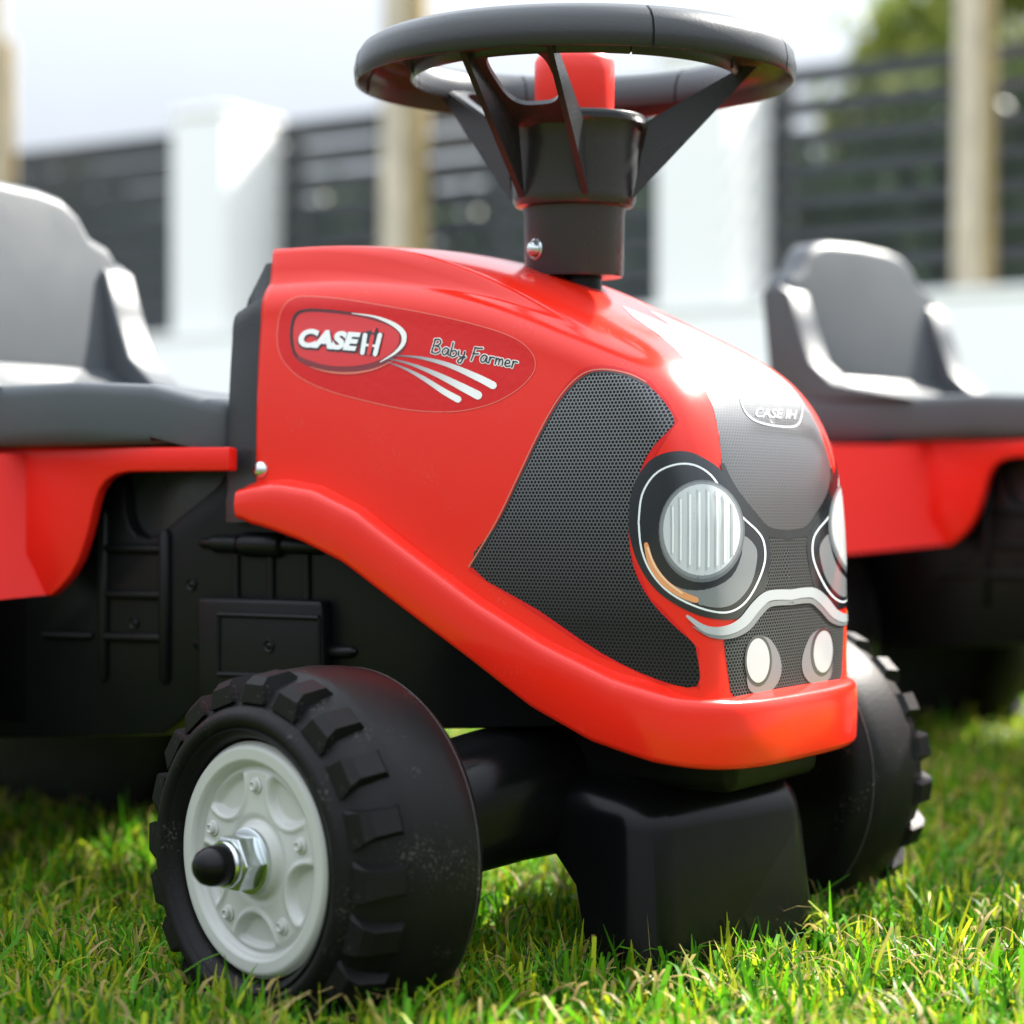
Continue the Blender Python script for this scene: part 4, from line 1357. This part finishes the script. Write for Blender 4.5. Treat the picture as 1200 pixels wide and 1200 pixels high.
def leaf_mat(name, c1, c2):
    m, nt, b = new_mat(name)
    N, L = nt.nodes, nt.links
    a = N.new('ShaderNodeAttribute'); a.attribute_name = 'Col'
    sp = N.new('ShaderNodeSeparateColor'); L.new(a.outputs['Color'], sp.inputs[0])
    mx = N.new('ShaderNodeMix'); mx.data_type = 'RGBA'
    mx.inputs['A'].default_value = (*c1, 1); mx.inputs['B'].default_value = (*c2, 1)
    L.new(sp.outputs[0], mx.inputs['Factor'])
    L.new(mx.outputs['Result'], b.inputs['Base Color'])
    b.inputs['Roughness'].default_value = 0.45
    tr = N.new('ShaderNodeBsdfTranslucent'); L.new(mx.outputs['Result'], tr.inputs['Color'])
    ms = N.new('ShaderNodeMixShader'); ms.inputs[0].default_value = 0.3
    L.new(b.outputs[0], ms.inputs[1]); L.new(tr.outputs[0], ms.inputs[2])
    L.new(ms.outputs[0], N['Material Output'].inputs['Surface'])
    return m
LEAF_D = leaf_mat('hedge_leaf', (0.012, 0.035, 0.008), (0.05, 0.11, 0.02))
LEAF_L = leaf_mat('bush_leaf', (0.16, 0.23, 0.03), (0.42, 0.44, 0.10))

def leaves(name, pts, size, mat, parent=None):
    n = len(pts)
    pts = np.asarray(pts, np.float32)
    a = rng.normal(size=(n, 3)); a /= np.linalg.norm(a, axis=1)[:, None]
    b = rng.normal(size=(n, 3)); b -= a * np.sum(a * b, 1)[:, None]; b /= np.linalg.norm(b, axis=1)[:, None]
    s = size * (0.6 + 0.8 * rng.random((n, 1)))
    V = np.stack([pts - a * s, pts + b * s * 0.45, pts + a * s, pts - b * s * 0.45], 1)
    me = bpy.data.meshes.new(name)
    me.from_pydata(V.reshape(-1, 3).tolist(), [], np.arange(4 * n).reshape(-1, 4).tolist())
    ca = me.color_attributes.new('Col', 'FLOAT_COLOR', 'POINT')
    g = np.repeat(rng.random(n), 4)
    C = np.stack([g, g, g, np.ones_like(g)], 1).astype(np.float32)
    ca.data.foreach_set('color', C.reshape(-1))
    return link(name, me, mat, parent, smooth=False)

def bush(name, x_img, depth, z0, z1, rx, n, mat, label, cat, group, size, stem_h=0.5, lean=0.0):
    base = at(x_img, 600, depth)
    e_ = empty(name, (base[0], base[1], 0))
    tag(e_, label, cat, group)
    cl_ = []
    nc = max(10, n // 90)
    for k in range(nc):
        t = rng.random()
        rr_ = rx * math.sqrt(rng.random()) * (0.65 + 0.35 * math.sin(math.pi * min(1, 0.15 + t)))
        th = rng.random() * 2 * math.pi
        cl_.append((rr_ * math.cos(th) + lean * t, rr_ * math.sin(th), z0 + (z1 - z0) * t))
    cl_ = np.array(cl_)
    idx = rng.integers(0, nc, n)
    P = cl_[idx] + rng.normal(size=(n, 3)) * np.array([0.13, 0.13, 0.11]) * rx * 0.9
    P = P[P[:, 2] > 0.05]
    leaves('crown', P, size, mat, e_)
    parts = []
    for k in range(5):
        c = cl_[rng.integers(0, nc)]
        parts.append(tube([(rng.normal() * 0.03, rng.normal() * 0.03, -0.1), (c[0] * 0.4, c[1] * 0.4, z0 * 0.5 + 0.3), tuple(c)], [0.02, 0.014, 0.005], 6))
    V, F = join_vf(parts)
    mk('trunk', V, F, BARK, e_)
    return e_
# shrubs behind the fence
hx = [(-60, 9.6, 1.62), (70, 9.4, 1.60), (190, 9.2, 1.58), (340, 8.9, 1.48), (455, 8.7, 1.45), (580, 8.5, 1.44), (700, 8.2, 1.42), (830, 8.0, 1.40), (912, 7.6, 1.48), (1040, 7.6, 1.48), (1150, 7.4, 1.60), (1260, 7.2, 1.75)]
pos_words = ['behind the fence beyond the grey seat back', 'behind the fence just before the first pillar', 'behind the first white pillar', 'behind the fence next to the first pillar',
             'behind the staked tree over the hood', 'behind the fence above the middle of the hood', 'behind the fence below the horn button', 'behind the second white pillar',
             'behind the fence just past the second pillar', 'behind the fence over the second tractor seat', 'behind the thick tree trunk', 'at the far end of the fence past the thick trunk']
for (x, d, h), w_ in zip(hx, pos_words):
    bush('garden_shrub', x, d, 0.15, h, 0.70, 4600, LEAF_D, 'dark leafy garden shrub ' + w_, 'shrub', 'shrubs behind the fence', 0.055)
# lighter tall bushes rising over the fence
bush('tall_bush', 1225, 8.6, 1.0, 3.0, 0.75, 9000, LEAF_L, 'tall yellow-green bush rising highest above the fence beyond the thick trunk', 'bush', 'bushes rising over the fence', 0.06)
bush('tall_bush', 1075, 8.9, 0.9, 2.22, 0.46, 7000, LEAF_L, 'lower yellow-green bush showing above the fence before the thick trunk', 'bush', 'bushes rising over the fence', 0.06)

def staked_tree(x_img, depth, r_tr, r_st, z0, z1, dx, lab, fade=True):
    base = W3(fl(x_img), 0.0) + fn3 * 0.20
    e_ = empty('young_tree', (base[0], base[1], z0))
    tag(e_, lab, 'tree', 'young staked trees')
    h = z1 - z0
    pth = [(0.006 * math.sin(3 * t) * k, 0.006 * math.cos(2 * t), h * t) for k, t in [(1, q_ / 10) for q_ in range(11)]]
    V, F = tube(pth, [r_tr * (1 - 0.35 * q_ / 10) for q_ in range(11)], 14)
    mk('trunk', V, F, BARK, e_)
    o = RV * dx
    V, F = tube([(o[0], o[1], 0.0), (o[0], o[1], 1.15), (o[0], o[1], 1.17)], [r_st, r_st, r_st * 0.7], 10)
    mk('stake', V, F, STAKE, e_)
    br = []
    tips = []
    for k in range(9):
        th = rng.random() * 6.28; t = 0.72 + 0.28 * rng.random(); l_ = 0.35 + 0.35 * rng.random()
        p0 = np.array([0, 0, h * t]); p1 = p0 + np.array([math.cos(th) * l_ * 0.6, math.sin(th) * l_ * 0.6, l_ * 0.8])
        br.append(tube([p0, (p0 + p1) / 2 + np.array([0, 0, -0.03]), p1], [r_tr * 0.35, r_tr * 0.25, r_tr * 0.1], 6))
        tips += [p0 + (p1 - p0) * q_ for q_ in rng.random(40)]
    V, F = join_vf(br)
    mk('branches', V, F, BARK, e_)
    leaves('crown', np.array(tips) + rng.normal(size=(len(tips), 3)) * 0.06, 0.03, LEAF_L, e_)
    return e_
staked_tree(500, 6.6, 0.055, 0.044, 0.846, 3.2, 0.075, 'pale staked young tree standing before the fence, over the back of the hood')
staked_tree(1158, 5.7, 0.043, 0.024, 0.846, 3.4, 0.058, 'pale thick tree trunk with brown stake, tallest upright behind the second tractor seat')
staked_tree(38, 7.4, 0.034, 0.026, 0.846, 3.4, 0.05, 'slim young tree at the picture edge above the first tractor seat back')
